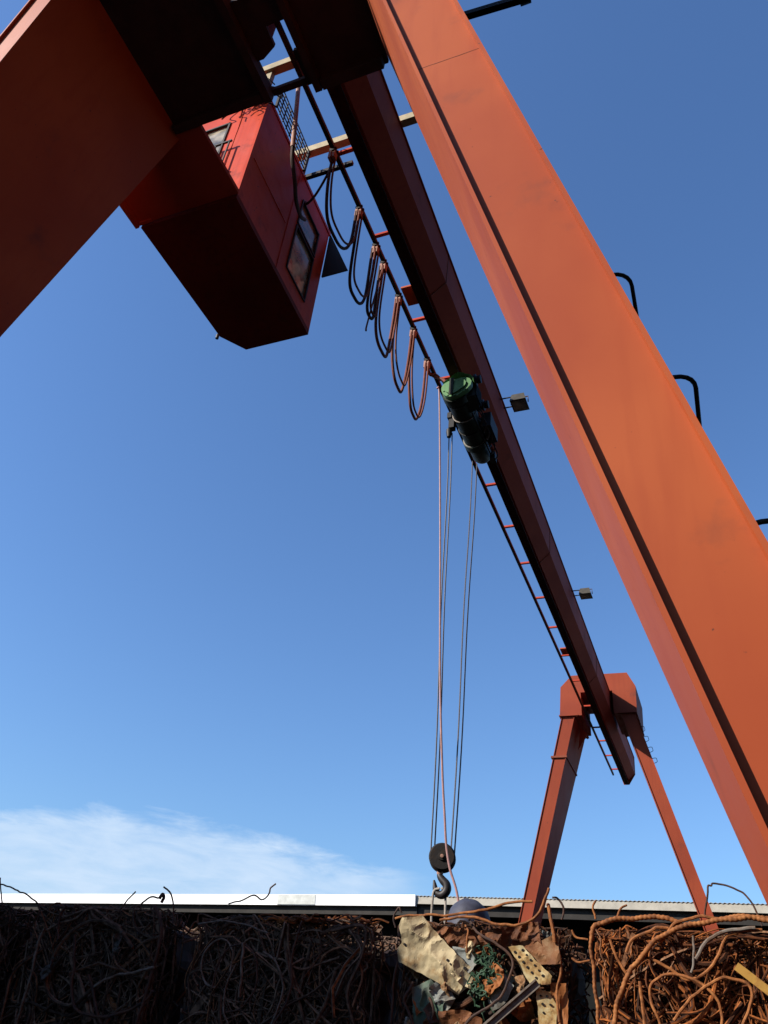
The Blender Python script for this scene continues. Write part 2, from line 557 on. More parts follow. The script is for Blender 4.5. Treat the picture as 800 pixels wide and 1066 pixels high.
# cable rail on brackets along the girder
XR, ZR = -0.36, 2.37
rl = MB()
rl.bar(P(XR, -1.5, ZR), P(XR, 26.9, ZR), 0.05, 0.055)
rail = rl.build('cable_rail', M['black'], crane)
for y in (3.2, 4.35, 5.53, 6.99, 8.2, 9.5, 10.95, 12.3, 13.65, 15.1, 16.5, 18.0, 19.5, 21.2, 22.8, 23.9, 25.2, 26.5):
    mb = MB()
    mb.bar(P(XR - 0.035, y, ZR + 0.048), P(-0.10, y, ZR + 0.048), 0.045, 0.035)
    mb.build('rail_bracket', M['girder'], rail)
for y in (6.55, 17.75):
    mb = MB()
    mb.box(XR + 0.05, -0.13, y - 0.16, y + 0.16, 2.40, 2.43)
    mb.build('junction_plate', M['orange'], rail)

# cabin-floor level platform between the near legs
pf = MB()
zf = 0.58
def plate(x0, x1, y0, y1, z0=zf, z1=zf + 0.05): pf.box(x0, x1, y0, y1, z0, z1)
plate(-1.05, -0.03, 1.45, 2.76)
plate(0.36, 1.03, 1.98, 2.83)
plate(-0.03, 0.36, 1.98, 2.235)
plate(-0.03, 0.30, 2.715, 2.77)
plate(0.30, 0.36, 2.48, 2.78)
pf.box(-0.10, -0.03, 1.46, 2.765, zf - 0.1, zf - 0.002)
pf.box(0.37, 0.43, 1.98, 2.82, zf - 0.1, zf - 0.002)
pf.box(-1.03, -0.11, 2.68, 2.755, zf - 0.09, zf - 0.002)
pf.box(0.44, 1.0, 2.74, 2.825, zf - 0.09, zf - 0.002)
pf.prism([P(-0.03, 2.236, zf), P(0.17, 2.236, zf), P(0.165, 2.40, zf), P(0.03, 2.46, zf), P(-0.03, 2.46, zf)], (0, 0, 0.05))
platform = pf.build('access_platform', M['plate'], crane)

# driver's cabin hung beside the girder
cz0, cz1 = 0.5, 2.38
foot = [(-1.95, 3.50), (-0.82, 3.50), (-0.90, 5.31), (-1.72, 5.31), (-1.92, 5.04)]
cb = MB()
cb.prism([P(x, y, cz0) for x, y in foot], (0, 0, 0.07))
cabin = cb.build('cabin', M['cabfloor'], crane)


def wall_with_openings(a, b, z0, z1, opens, t=0.03):
    """upright panel from a to b (x, y) with rectangular openings (u0, u1, z0, z1), u along a->b"""
    mb = MB()
    A, B = Vector((a[0], a[1], 0)), Vector((b[0], b[1], 0))
    Ln = (B - A).length
    d = (B - A) / Ln
    nrm = Vector((d.y, -d.x, 0))
    us = sorted({0, Ln} | {u for o in opens for u in o[:2]})
    zs = sorted({z0, z1} | {z for o in opens for z in o[2:]})
    for i in range(len(us) - 1):
        for j in range(len(zs) - 1):
            um, zm = (us[i] + us[i + 1]) / 2, (zs[j] + zs[j + 1]) / 2
            if any(o[0] < um < o[1] and o[2] < zm < o[3] for o in opens):
                continue
            q = [A + d * us[i], A + d * us[i + 1]]
            mb.hexa([P(q[0].x, q[0].y, zs[j]), P(q[1].x, q[1].y, zs[j]), P(q[1].x - nrm.x * t, q[1].y - nrm.y * t, zs[j]), P(q[0].x - nrm.x * t, q[0].y - nrm.y * t, zs[j])],
                    [P(q[0].x, q[0].y, zs[j + 1]), P(q[1].x, q[1].y, zs[j + 1]), P(q[1].x - nrm.x * t, q[1].y - nrm.y * t, zs[j + 1]), P(q[0].x - nrm.x * t, q[0].y - nrm.y * t, zs[j + 1])])
    return mb, A, d, nrm


def window(A, d, nrm, o, frame_mat, name='window'):
    """frame round opening o with a pane set back"""
    u0, u1, z0, z1 = o
    def pt(u, z, k): 
        v = A + d * u + nrm * k
        return P(v.x, v.y, z)
    mb = MB()
    w = 0.022
    for (a, b) in (((u0, z0), (u1, z0)), ((u0, z1), (u1, z1)), ((u0, z0 - w / 2), (u0, z1 + w / 2)), ((u1, z0 - w / 2), (u1, z1 + w / 2))):
        mb.bar(pt(a[0], a[1], 0.004), pt(b[0], b[1], 0.004), w, w, up=nrm)
    mb.cur = 1
    mb.prism([pt(u0, z0, -0.02), pt(u1, z0, -0.02), pt(u1, z1, -0.02), pt(u0, z1, -0.02)], nrm * 0.004)
    return mb.build(name, [frame_mat, M['glass']], cabin)


zw0, zw1 = cz0 + 0.071, cz1
# right side (towards the camera)
op = [(1.08, 1.57, 0.80, 1.56), (1.08, 1.57, 1.62, 2.05)]
mb, A, d, nr = wall_with_openings(foot[1], foot[2], zw0, zw1, op)
mb.build('side_panel', M['red'], cabin)
for o in op:
    window(A, d, nr, o, M['black'])
# back, with a narrow window beside the lit panel
op = [(0.12, 0.66, 0.98, 2.12)]
mb, A, d, nr = wall_with_openings((foot[0][0] + 0.031, foot[0][1]), (foot[1][0] - 0.031, foot[1][1]), zw0, zw1, op)
mb.build('back_panel', M['red'], cabin)
for o in op:
    window(A, d, nr, o, M['black'])
# front and left, mostly glazed
for a, b in ((2, 3), (3, 4), (4, 0)):
    pa, pb = foot[a], foot[b]
    Ln = math.hypot(pb[0] - pa[0], pb[1] - pa[1])
    op = [(0.07, Ln - 0.07, 1.1, 2.1)] if b != 0 else [(0.1, 1.2, 1.1, 2.05)]
    e = 0.032 if a == 2 else 0.0
    dx, dy = (pb[0] - pa[0]) / Ln, (pb[1] - pa[1]) / Ln
    mb, A, d, nr = wall_with_openings((pa[0] + dx * e, pa[1] + dy * e), (pb[0] - dx * 0.032, pb[1] - dy * 0.032), zw0, zw1, op)
    mb.build('front_panel' if b != 0 else 'side_panel', M['red'], cabin)
    for o in op:
        window(A, d, nr, o, M['black'])
for k_, pts in enumerate(([P(-0.8575, 4.40, zw0), P(-0.8575, 4.40, cz1 - 0.02)], [P(-0.821, 3.56, 1.30), P(-0.856, 4.36, 1.30)], [P(-1.12, 3.497, zw0), P(-1.12, 3.497, cz1 - 0.02)])):
    m2 = MB()
    m2.tube([pts[0].lerp(pts[1], t_ / 12) + Vector((random.uniform(0, .002), random.uniform(-.002, .002), 0)) for t_ in range(13)], 0.0045, 6)
    m2.build('panel_seam', M['red'], cabin)
rf = MB()
rf.prism([P(-1.96, 3.48, cz1 + 0.002), P(-0.81, 3.48, cz1 + 0.002), P(-0.89, 5.33, cz1 + 0.002), P(-1.73, 5.33, cz1 + 0.002), P(-1.93, 5.05, cz1 + 0.002)], (0, 0, 0.05))
rf.build('roof', M['red'], cabin)
vz = MB()
vz.prism([P(-0.905, 5.33, 2.45), P(-0.60, 5.42, 1.70), P(-0.905, 5.34, 1.58)], (0.0, 0.02, 0.004))
vz.build('visor', M['darkgreen'], cabin)
# roof rail with wire mesh
gr = MB()
for (a, b) in (((-0.80, 3.62), (-0.84, 4.42)),):
    pa, pb = Vector((a[0], a[1], 0)), Vector((b[0], b[1], 0))
    for k in range(10):
        q = pa.lerp(pb, k / 9)
        gr.bar(P(q.x, q.y, cz1 + 0.05), P(q.x, q.y, 2.86), 0.012 if k % 9 else 0.028)
    for k in range(6):
        zz = cz1 + 0.08 + k * 0.08
        gr.bar(P(pa.x, pa.y, zz), P(pb.x, pb.y, zz), 0.011)
gr.build('roof_railing', M['black'], cabin)
# lower landing behind the cabin with its lit edge angle
ld = MB()
ld.box(-1.99, -0.80, 2.785, 3.492, 0.55, 0.60)
ld.bar(P(-1.97, 3.47, 0.53), P(-1.80, 3.47, 0.53), 0.03)
ld.box(-1.99, -1.95, 2.785, 3.48, 0.47, 0.549)
landing = ld.build('landing', M['girder'], cabin)
tgl = MB()
for k in range(26):
    c = P(-1.02 + random.uniform(-0.14, 0.2), 3.40, 2.36 + random.uniform(-0.02, 0.10))
    pts = [c]
    for j in range(5):
        pts.append(pts[-1] + Vector((random.uniform(-.09, .09), random.uniform(-.07, .07), random.uniform(-.09, .06))))
    tgl.tube(spline(pts, 4), 0.008, 5)
tgl.build('wire_bundle', M['black'], cabin)
# railing grille beside the back window
gr2 = MB()
for k in range(7):
    x = -1.62 + k * 0.085
    gr2.bar(P(x, 3.44, 0.62), P(x, 3.44, 1.6), 0.014)
for zz in (0.64, 1.1, 1.58):
    gr2.bar(P(-1.65, 3.44, zz), P(-1.08, 3.44, zz), 0.02)
gr2.build('back_railing', M['black'], cabin)
chm = MB()
chm.cyl(P(-1.95, 5.03, 0.47), P(-1.95, 5.03, 0.53), 0.02, 8)
chm.build('drain_plug', M['black'], cabin)

# cross beams over the girder that carry the cabin
for y in (3.38, 4.42):
    mb = MB()
    mb.box(-1.95, 0.78, y, y + 0.012, 2.86, 2.98)
    mb.box(-1.95, 0.78, y + 0.012, y + 0.09, 2.968, 2.98)
    mb.box(-1.95, 0.78, y + 0.012, y + 0.09, 2.86, 2.872)
    mb.build('cross_beam', M['cream_steel'], crane)
for (x, y) in ((-0.86, 3.40), (-1.85, 3.40), (-1.85, 4.44)):
    mb = MB()
    mb.box(x - 0.035, x + 0.035, y + 0.012, y + 0.075, 2.43, 2.859)
    mb.build('hanger', M['cream_steel'], crane)
mb = MB()
mb.bar(P(-0.86, 4.46, 2.86), P(-0.90, 4.5, 2.4), 0.035)
mb.build('hanger', M['brown_steel'], crane)
mb = MB()
mb.box(-0.94, -0.24, 4.50, 4.545, 2.42, 2.475)
mb.build('tie_bar', M['black'], crane)
cd = MB()
cd.tube([P(-0.66, 3.7, 3.05), P(-0.65, 3.7, 2.98), P(-0.56, 3.7, 2.24), P(-0.48, 3.7, 1.55)], 0.026, 10)
conduit = cd.build('conduit', M['clamp'], crane)
hs = MB()
hs.tube(spline([P(-0.48, 3.7, 1.56), P(-0.475, 3.74, 1.38), P(-0.50, 3.9, 1.24), P(-0.58, 4.1, 1.22), P(-0.67, 4.35, 1.34), P(-0.76, 4.56, 1.6)], 8), 0.022, 8)
hs.tube(spline([P(-0.80, 4.55, 1.95), P(-0.70, 4.45, 1.72), P(-0.56, 4.38, 1.72), P(-0.42, 4.32, 1.95), P(-0.36, 4.30, 2.25)], 8), 0.014, 8)
hs.build('cabin_hose', M['rubber'], crane)

# ------------------------------------------------------------------ floodlights bolted to the girder
for y, s in ((9.35, 1.0), (15.7, 0.95)):
    mb = MB()
    mb.tube([P(0.34, y - 0.09, 2.80), P(0.66, y - 0.09, 2.80), P(0.66, y + 0.13, 2.80), P(0.34, y + 0.13, 2.80)], 0.012, 8)
    arm = mb.build('lamp_arm', M['black'], crane)
    hb = MB()
    a = P(0.60, y + 0.02, 2.76)
    hb.hexa([a + Vector(v) for v in ((-0.09, -0.16, -0.08), (0.17, -0.16, -0.08), (0.17, 0.16, -0.05), (-0.09, 0.16, -0.05))],
            [a + Vector(v) for v in ((-0.06, -0.13, 0.07), (0.14, -0.13, 0.07), (0.14, 0.13, 0.07), (-0.06, 0.13, 0.07))])
    hb.build('lamp_housing', M['lamp'], arm)
    lz = MB()
    lz.hexa([a + Vector(v) for v in ((-0.065, -0.13, -0.088), (0.145, -0.13, -0.088), (0.145, 0.13, -0.063), (-0.065, 0.13, -0.063))],
            [a + Vector(v) for v in ((-0.065, -0.13, -0.080), (0.145, -0.13, -0.080), (0.145, 0.13, -0.055), (-0.065, 0.13, -0.055))])
    lz.build('lamp_glass', M['glass'], arm)
    yk = MB()
    yk.tube([a + Vector((-0.1, 0, -0.02)), a + Vector((-0.1, 0, 0.10)), a + Vector((0.18, 0, 0.10)), a + Vector((0.18, 0, -0.02))], 0.010, 6)
    yk.build('lamp_yoke', M['brown_steel'], arm)

# ------------------------------------------------------------------ festoon cable hanging from the rail
fest = empty('festoon_cable', P(XR, 6.0, ZR), 'row of hanging cable loops strung along the rail beside the red cabin', 'cable')
tops = [4.27, 5.06, 5.62, 5.90, 6.47, 7.08, 7.70]
bots = [1.28, 1.00, 1.13, 0.96, 0.91, 0.98]
zt = ZR - 0.12
for i in range(len(tops) - 1):
    a, b, zb = tops[i] + 0.03, tops[i + 1] - 0.03, bots[i]
    mb = MB()
    for k, (off, r, dz) in enumerate(((-0.022, 0.019, 0.0), (0.020, 0.013, 0.07 + 0.05 * math.sin(i * 2.1)))):
        pts = []
        w = b - a
        bow = min(0.07, 0.06 + 0.04 * (0.6 - w)) if w < 0.6 else 0.04
        for s in range(41):
            t = s / 40
            ph = math.pi * t
            # long U: straight sides, round bottom
            u = 0.5 - 0.5 * math.copysign(abs(math.cos(ph)) ** 0.62, math.cos(ph))
            z = zt - (zt - (zb + dz)) * (math.sin(ph) ** 0.55)
            pts.append(P(XR + off + 0.012 * math.sin(3 * ph + i), a + (b - a) * u, z))
        mb.cur = k
        mb.tube(pts, r, 8)
    mb.build('cable_loop', [M['rubber'] if i < 3 else M['redcable'], M['redcable']], fest)  # darker cable colour puts shade on the first loops, redder one sunlight after
for i, y in enumerate(tops):
    mb = MB()
    mb.box(XR - 0.03, XR + 0.03, y - 0.05, y + 0.05, ZR - 0.075, ZR - 0.03)
    for sx in (-1, 1):
        for sy in (-0.025, 0.025):
            mb.cyl(P(XR + sx * 0.028, y + sy, ZR - 0.015), P(XR + sx * 0.045, y + sy, ZR - 0.015), 0.016, 10)
    mb.cur = 1
    mb.box(XR - 0.038, XR - 0.004, y - 0.045, y + 0.045, ZR - 0.21, ZR - 0.076)
    mb.box(XR + 0.004, XR + 0.036, y - 0.035, y + 0.035, ZR - 0.19, ZR - 0.076)
    mb.build('cable_carrier', [M['black'], M['clamp']], fest)
mb = MB()
mb.tube(spline([P(XR, 5.88, ZR - 0.15), P(XR - 0.01, 5.80, 1.6), P(XR - 0.02, 5.72, 0.95), P(XR - 0.01, 5.70, 0.82)], 8), 0.012, 6)
mb.build('loose_end', M['redcable'], fest)
mb = MB()
mb.tube(spline([P(XR, 7.70, ZR - 0.14), P(XR + 0.03, 7.76, 2.12), P(-0.25, 7.80, 2.05), P(-0.14, 7.80, 1.98), P(-0.06, 7.78, 1.86)], 8), 0.022, 8)
mb.tube(spline([P(XR, 7.72, ZR - 0.19), P(XR + 0.05, 7.74, 2.05), P(-0.24, 7.80, 2.10), P(-0.10, 7.85, 1.9)], 8), 0.016, 8)
mb.build('feed_cable', M['redcable'], fest)

# ------------------------------------------------------------------ electric hoist on the track
HX, HZ = 0.11, 1.53
hoist = empty('electric_hoist', P(HX, 8.3, HZ), 'green electric wire rope hoist hanging under the girder beyond the cable loops', 'hoist')
d = MB()
d.lathe(P(HX, 7.66, HZ), (0, 1, 0), [(0.0, 0.0), (0.0, 0.185), (0.03, 0.195), (0.12, 0.195), (0.13, 0.165), (1.02, 0.165), (1.03, 0.19), (1.14, 0.19), (1.15, 0.15), (1.45, 0.145), (1.5, 0.12), (1.52, 0.0)], 32)
d.build('drum_housing', M['darkgreen'], hoist)
c = MB()
pts = []
for k in range(24):          # pear-shaped gearbox cover
    a = 2 * math.pi * k / 24
    rr_ = 0.16 + 0.10 * max(0, math.cos(a - 0.35)) ** 4 + 0.02 * max(0, math.cos(a - 2.6)) ** 6
    pts.append(P(HX + math.cos(a) * rr_ * 1.05, 7.58, HZ + math.sin(a) * rr_))
c.prism(pts, (0, 0.079, 0))
pts = [(Vector(q) - P(HX, 7.58, HZ)) * 0.72 + P(HX, 7.555, HZ) for q in pts]
c.prism(pts, (0, 0.024, 0))
for k in range(8):
    a = 2 * math.pi * k / 8 + 0.2
    q = P(HX + math.cos(a) * 0.145, 7.57, HZ + math.sin(a) * 0.145)
    c.cyl(q, q + Vector((0, 0.02, 0)), 0.012, 8)
c.build('gearbox_cover', M['green'], hoist)
c = MB()
c.prism([P(HX - 0.055, 7.545, HZ - 0.15), P(HX - 0.005, 7.545, HZ - 0.155), P(HX + 0.02, 7.545, HZ + 0.16), P(HX - 0.05, 7.545, HZ + 0.17)], (0, 0.009, 0))
c.build('cover_clamp', M['darkgreen'], hoist)
c = MB()
vs_, fs_ = [], []
for i_ in range(13):            # torn rain cover lying over the gearbox
    for j_ in range(9):
        u, v = i_ / 12, j_ / 8
        a = math.radians(20 + 130 * u)
        q_ = Vector((HX + 0.06 + math.cos(a) * 0.235, 7.56 + v * 0.42, HZ + 0.02 + math.sin(a) * 0.225))
        q_ += noise.noise_vector(q_ * 7) * 0.035 + noise.noise_vector(q_ * 19) * 0.015
        if j_ == 8:
            q_.y += random.uniform(-0.09, 0.05)
        vs_.append(P(*q_))
for i_ in range(12):
    for j_ in range(8):
        k_ = i_ * 9 + j_
        fs_.append((k_, k_ + 1, k_ + 10, k_ + 9))
c.add(vs_, fs_, True)
c.build('rain_cover', M['green'], hoist)
for y in (7.82, 8.12, 8.42, 8.69):
    b = MB()
    ring = [P(HX + math.cos(2 * math.pi * k / 32) * 0.172, y, HZ + math.sin(2 * math.pi * k / 32) * 0.172) for k in range(33)]
    b.tube(ring, 0.009, 6)
    b.build('drum_band', M['sling'] if y in (8.69, 8.12) else M['black'], hoist)
tp = MB()
for sx in (-1, 1):
    tp.prism([P(XC + sx * 0.12, 7.80, HZ + 0.12), P(XC + sx * 0.12, 8.62, HZ + 0.12), P(XC + sx * 0.12, 8.48, 2.09), P(XC + sx * 0.12, 7.94, 2.09)], (0.016 * sx, 0, 0))
trolley = tp.build('trolley_plate', M['black'], hoist)
for sx in (-1, 1):
    for y in (8.03, 8.39):
        w = MB()
        cc = P(XC + sx * 0.024, y, 2.041)
        w.lathe(cc, (sx, 0, 0), [(0, 0.0), (0, 0.040), (0.05, 0.040), (0.05, 0.058), (0.07, 0.058), (0.07, 0.015), (0.115, 0.015)], 20)
        w.build('wheel', M['black'], trolley)
for (x, y, z) in ((0.40, 7.70, 1.72), (0.37, 8.22, 1.72)):
    w = MB()
    w.lathe(P(x - 0.22, y, z), (1, 0, 0), [(0, 0.03), (0.05, 0.03), (0.05, 0.062), (0.19, 0.068), (0.20, 0.085), (0.225, 0.085), (0.23, 0.055), (0.29, 0.06), (0.30, 0.0)], 18)
    w.build('travel_motor', M['black'], hoist)
gb = MB()
gb.hexa([P(HX + 0.13, 7.68, HZ - 0.12), P(HX + 0.13, 8.02, HZ - 0.12), P(HX + 0.27, 7.98, HZ - 0.08), P(HX + 0.27, 7.72, HZ - 0.08)],
        [P(HX + 0.13, 7.68, HZ + 0.22), P(HX + 0.13, 8.02, HZ + 0.22), P(HX + 0.25, 7.98, HZ + 0.18), P(HX + 0.25, 7.72, HZ + 0.18)])
for k in range(9):
    gb.box(HX + 0.27, HX + 0.295, 7.73 + k * 0.029, 7.737 + k * 0.029, HZ - 0.07, HZ + 0.17)
gb.build('gearbox', M['darkgreen'], hoist)
for k in range(3):
    lb = MB()
    yy = 8.12 + 0.24 * k
    lb.tube(spline([P(HX - 0.17, yy, HZ + 0.06), P(HX - 0.10, yy, HZ + 0.26), P(HX + 0.05, yy + 0.01, HZ + 0.32), P(HX + 0.16, yy, HZ + 0.22)], 6), 0.022, 8)
    lb.build('suspension_strap', M['black'], hoist)
lm_ = MB()
lm_.bar(P(HX + 0.16, 8.0, HZ - 0.15), P(HX + 0.18, 9.1, HZ - 0.14), 0.022)
lm_.box(HX + 0.15, HX + 0.23, 8.98, 9.1, HZ - 0.20, HZ - 0.06)
lm_.build('limit_bar', M['black'], hoist)
eb = MB()
eb.box(HX + 0.19, HX + 0.33, 8.35, 8.75, HZ - 0.10, HZ + 0.16)
eb.build('control_box', M['black'], hoist)
cl = MB()
for k in range(6):
    y = 8.0 + k * 0.16
    cl.tube(spline([P(HX + 0.20, y, HZ + 0.05), P(HX + 0.29, y + 0.1, HZ - 0.12 - 0.03 * (k % 3)), P(HX + 0.22, y + 0.25, HZ - 0.17), P(HX + 0.2, y + 0.4, HZ - 0.02)], 6), 0.010, 6)
cl.build('motor_wiring', M['rubber'], hoist)
gdz = MB()
gdz.box(HX - 0.24, HX - 0.16, 8.14, 8.24, HZ - 0.20, HZ + 0.05)
gdz.box(HX - 0.26, HX - 0.20, 8.12, 8.20, HZ - 0.02, HZ + 0.08)
gdz.lathe(P(HX - 0.24, 8.19, HZ - 0.2), (0, 0, -1), [(0, 0.04), (0.05, 0.045), (0.14, 0.03), (0.15, 0.0)], 12)
gdz.build('rope_guide', M['black'], hoist)
HB = P(-0.09, 8.6, -4.41)
tops_r = [P(-0.13, 8.19, 1.30), P(-0.10, 8.24, 1.30), P(-0.03, 9.05, 1.40), P(0.02, 9.12, 1.40)]
bot_r = [HB + Vector((-0.125, -0.012, 0.03)), HB + Vector((-0.095, 0.02, 0.06)), HB + Vector((0.10, -0.012, 0.06)), HB + Vector((0.13, 0.02, 0.03))]
for a, b in zip(tops_r, bot_r):
    mb = MB()
    mb.tube([a.lerp(b, k / 20) + Vector((0.008 * math.sin(k * 0.5), 0, 0)) for k in range(21)], 0.0085, 6)
    mb.build('wire_rope', M['wirerope'], hoist)

hb = empty('hook_block', HB, 'black round hook block hanging on wire ropes above the middle scrap bale', 'hook block')
b = MB()
ax = Vector((0.25, -0.97, 0)).normalized()
b.lathe(HB - ax * 0.075, ax, [(0, 0.0), (0, 0.125), (0.02, 0.142), (0.055, 0.142), (0.06, 0.118), (0.09, 0.118), (0.095, 0.142), (0.13, 0.142), (0.15, 0.125), (0.15, 0.045), (0.165, 0.04), (0.168, 0.0)], 32)
b.build('sheave_cover', M['blockrust'], hb)
b = MB()
b.lathe(HB + ax * 0.093, ax, [(0, 0.0), (0, 0.018), (0.012, 0.018), (0.014, 0.0)], 14)
b.build('axle_pin', M['clamp'], hb)
b = MB()
b.lathe(HB + Vector((-0.02, 0, -0.125)), (0, 0, -1), [(0, 0.03), (0.03, 0.035), (0.045, 0.028), (0.05, 0.0)], 14)
b.build('swivel', M['clamp'], hb)
b = MB()
hk = [(-0.11, -4.555), (-0.108, -4.59), (-0.075, -4.63), (-0.035, -4.67), (-0.025, -4.715), (-0.05, -4.757), (-0.09, -4.772), (-0.13, -4.755), (-0.152, -4.715), (-0.163, -4.67), (-0.172, -4.63)]
hp = spline([P(x, 8.6, z) for x, z in hk], 5)
nrad = len(hp)
b.tube(hp, [0.022 + 0.024 * math.sin(math.pi * (k / (nrad - 1)) ** 0.8) - 0.012 * (k / (nrad - 1)) ** 4 for k in range(nrad)], 12)
b.build('hook', M['hook'], hb)

sl = empty('lifting_sling', P(-0.1, 8.6, -5.4), 'pale lifting sling with two legs hanging from the crane hook', 'sling')
for pts in ([(-0.095, 8.57, -4.715), (-0.155, 8.57, -4.74), (-0.172, 8.58, -4.85), (-0.178, 8.6, -5.1), (-0.17, 8.6, -5.6)],
            [(-0.095, 8.63, -4.70), (-0.055, 8.62, -4.73), (-0.04, 8.61, -4.83), (-0.035, 8.6, -5.1), (-0.04, 8.6, -5.6)]):
    mb = MB()
    mb.tube(spline([P(*q) for q in pts], 6), 0.013, 8)
    mb.build('sling_leg', M['sling'], sl)
mb = MB()
mb.tube([P(-0.105 + 0.075 * math.cos(a * math.pi / 12), 8.6, -5.66 + 0.075 * math.sin(a * math.pi / 12)) for a in range(25)], 0.012, 8)
mb.build('sling_ring', M['hook'], sl)

mb = MB()
mb.tube(spline([P(-0.29, 8.0, 2.04), P(-0.28, 8.1, 1.9), P(-0.15, 8.1, -0.46), P(-0.05, 8.1, -2.5), P(0.03, 8.1, -3.62), P(0.08, 8.1, -4.12), P(0.11, 8.1, -4.4), P(0.16, 8.1, -4.63), P(0.25, 8.1, -4.89), P(0.36, 8.1, -5.5)], 8), 0.0125, 8)
tag(mb.build('pendant_cable', M['pinkcable']), 'pale pink control cable drooping from the hoist past the hook block', 'cable')

# ------------------------------------------------------------------ scrap bales
YB = 2.6


def rod_path(x0, x1, y0, y1, z0, z1, straight, n=6):
    """a bent rod lying in the slab"""
    c = Vector((random.uniform(x0, x1), random.uniform(y0, y1), random.uniform(z0, z1)))
    ang = random.uniform(0, 2 * math.pi)
    step = random.uniform(0.05, 0.13)
    turn = random.gauss(0, 0.28 if straight else 0.6)
    pts = [c.copy()]
    for k in range(random.randint(3, n)):
        ang += turn + random.gauss(0, 0.3)
        if random.random() < 0.12:
            turn = -turn
        c = c + Vector((math.cos(ang) * step, random.uniform(-0.02, 0.02), math.sin(ang) * step))
        if c.x < x0 or c.x > x1:
            ang = math.pi - ang
            c.x = min(max(c.x, x0), x1)
        if c.z < z0 or c.z > z1:
            ang = -ang
            c.z = min(max(c.z, z0), z1)
        c.y = min(max(c.y, y0), y1)
        pts.append(c.copy())
    return pts


def fill_rods(mb, x0, x1, y0, y1, z0, z1, n, rmin, rmax, straight=False, sides=5):
    for k in range(n):
        pts = rod_path(x0, x1, y0, y1, z0, z1, straight)
        r = rmin + (rmax - rmin) * random.random() ** 1.8
        kind = random.random()
        pts = [P(*q) for q in pts]
        if kind < 0.22:            # kinked, with short straight runs
            mb.tube(spline(pts, 1), r * 0.9, 4)
        elif kind < 0.30 and len(pts) > 2:          # flat strip
            a, b = pts[0], pts[2]
            if (b - a).length > 0.03:
                mb.bar(a, b, r * random.uniform(2.5, 5), 0.0015, up=(random.uniform(-.6, .6), 1, random.uniform(-.6, .6)))
        else:
            mb.tube(spline(pts, 4), r, sides)


def core(mb, x0, x1, y0, y1, z0, z1, amp=0.03):
    """crumpled body: a subdivided box pushed about by noise"""
    nx, ny, nz = 14, 12, 12
    def pt(i, j, k):
        p = Vector((x0 + (x1 - x0) * i / nx, y0 + (y1 - y0) * j / ny, z0 + (z1 - z0) * k / nz))
        w = noise.noise_vector(p * 9.0) * amp + noise.noise_vector(p * 23.0) * amp * 0.5
        return P(*(p + w))
    idx, vs, fs = {}, [], []
    def vid(i, j, k):
        if (i, j, k) not in idx:
            idx[(i, j, k)] = len(vs)
            vs.append(pt(i, j, k))
        return idx[(i, j, k)]
    for a, na, b_, nb, cst in (('x', nx, 'z', nz, 'y'), ('y', ny, 'z', nz, 'x'), ('x', nx, 'y', ny, 'z')):
        for side in (0, {'x': nx, 'y': ny, 'z': nz}[cst]):
            for i in range(na):
                for j in range(nb):
                    q = []
                    for di, dj in ((0, 0), (1, 0), (1, 1), (0, 1)):
                        c = {a: i + di, b_: j + dj, cst: side}
                        q.append(vid(c['x'], c['y'], c['z']))
                    fs.append(tuple(q))
    mb.add(vs, fs)


def bale(x0, x1, top, label, mat, n_front, rmax, group='rusty scrap bales stacked in a row on the ledge', straight=False, depth=0.62):
    zb = -6.52
    t = empty('scrap_bale', P((x0 + x1) / 2, YB + depth / 2, zb), label, 'scrap bale', group)
    c = MB()
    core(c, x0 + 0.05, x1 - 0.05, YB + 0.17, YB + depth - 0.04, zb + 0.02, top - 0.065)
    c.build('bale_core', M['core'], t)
    f = MB()
    fill_rods(f, x0 + 0.015, x1 - 0.015, YB + 0.012, YB + 0.16, zb + 0.01, top - 0.01, n_front, 0.0016, rmax * 0.8, straight)
    fill_rods(f, x0 + 0.03, x1 - 0.03, YB + 0.02, YB + 0.04, zb + 0.02, top - 0.02, n_front // 2, 0.0014, rmax * 0.62, straight)
    fill_rods(f, x0 + 0.03, x1 - 0.03, YB - 0.005, YB + 0.03, zb + 0.03, top - 0.03, 26, 0.0038, rmax, straight, 7)
    tag(f.build('front_tangle', mat, t), kind='stuff')
    f = MB()
    for k in range(90):          # rods folded over the top
        x = random.uniform(x0, x1)
        y = random.uniform(YB + 0.02, YB + depth - 0.05)
        a = random.uniform(-0.5, 0.5) + (0 if random.random() < 0.75 else 1.3)
        L = random.uniform(0.08, 0.24)
        pts = []
        for q in range(5):
            s = (q / 4 - 0.5) * L
            pts.append((min(max(x + s * math.cos(a), x0), x1), min(max(y + s * math.sin(a), YB), YB + depth), top - 0.055 + random.uniform(-0.01, 0.035)))
        f.tube(spline([P(*q) for q in pts], 4), random.uniform(0.002, rmax * 0.75), 5)
    tag(f.build('top_tangle', mat, t), kind='stuff')
    f = MB()
    for xs in (x0, x1):
        for k in range(45):
            y, z = random.uniform(YB, YB + depth), random.uniform(zb, top - 0.03)
            a = random.uniform(0, 3.14)
            pts = []
            for q in range(5):
                s = (q / 4 - 0.5) * random.uniform(0.1, 0.24)
                pts.append((xs + (0.04 if xs == x0 else -0.04) + random.uniform(-0.025, 0.025), min(max(y + s * math.cos(a), YB), YB + depth), min(max(z + s * math.sin(a), zb), top - 0.02)))
            f.tube(spline([P(*q) for q in pts], 4), random.uniform(0.002, rmax * 0.75), 5)
    tag(f.build('side_tangle', mat, t), kind='stuff')
    return t


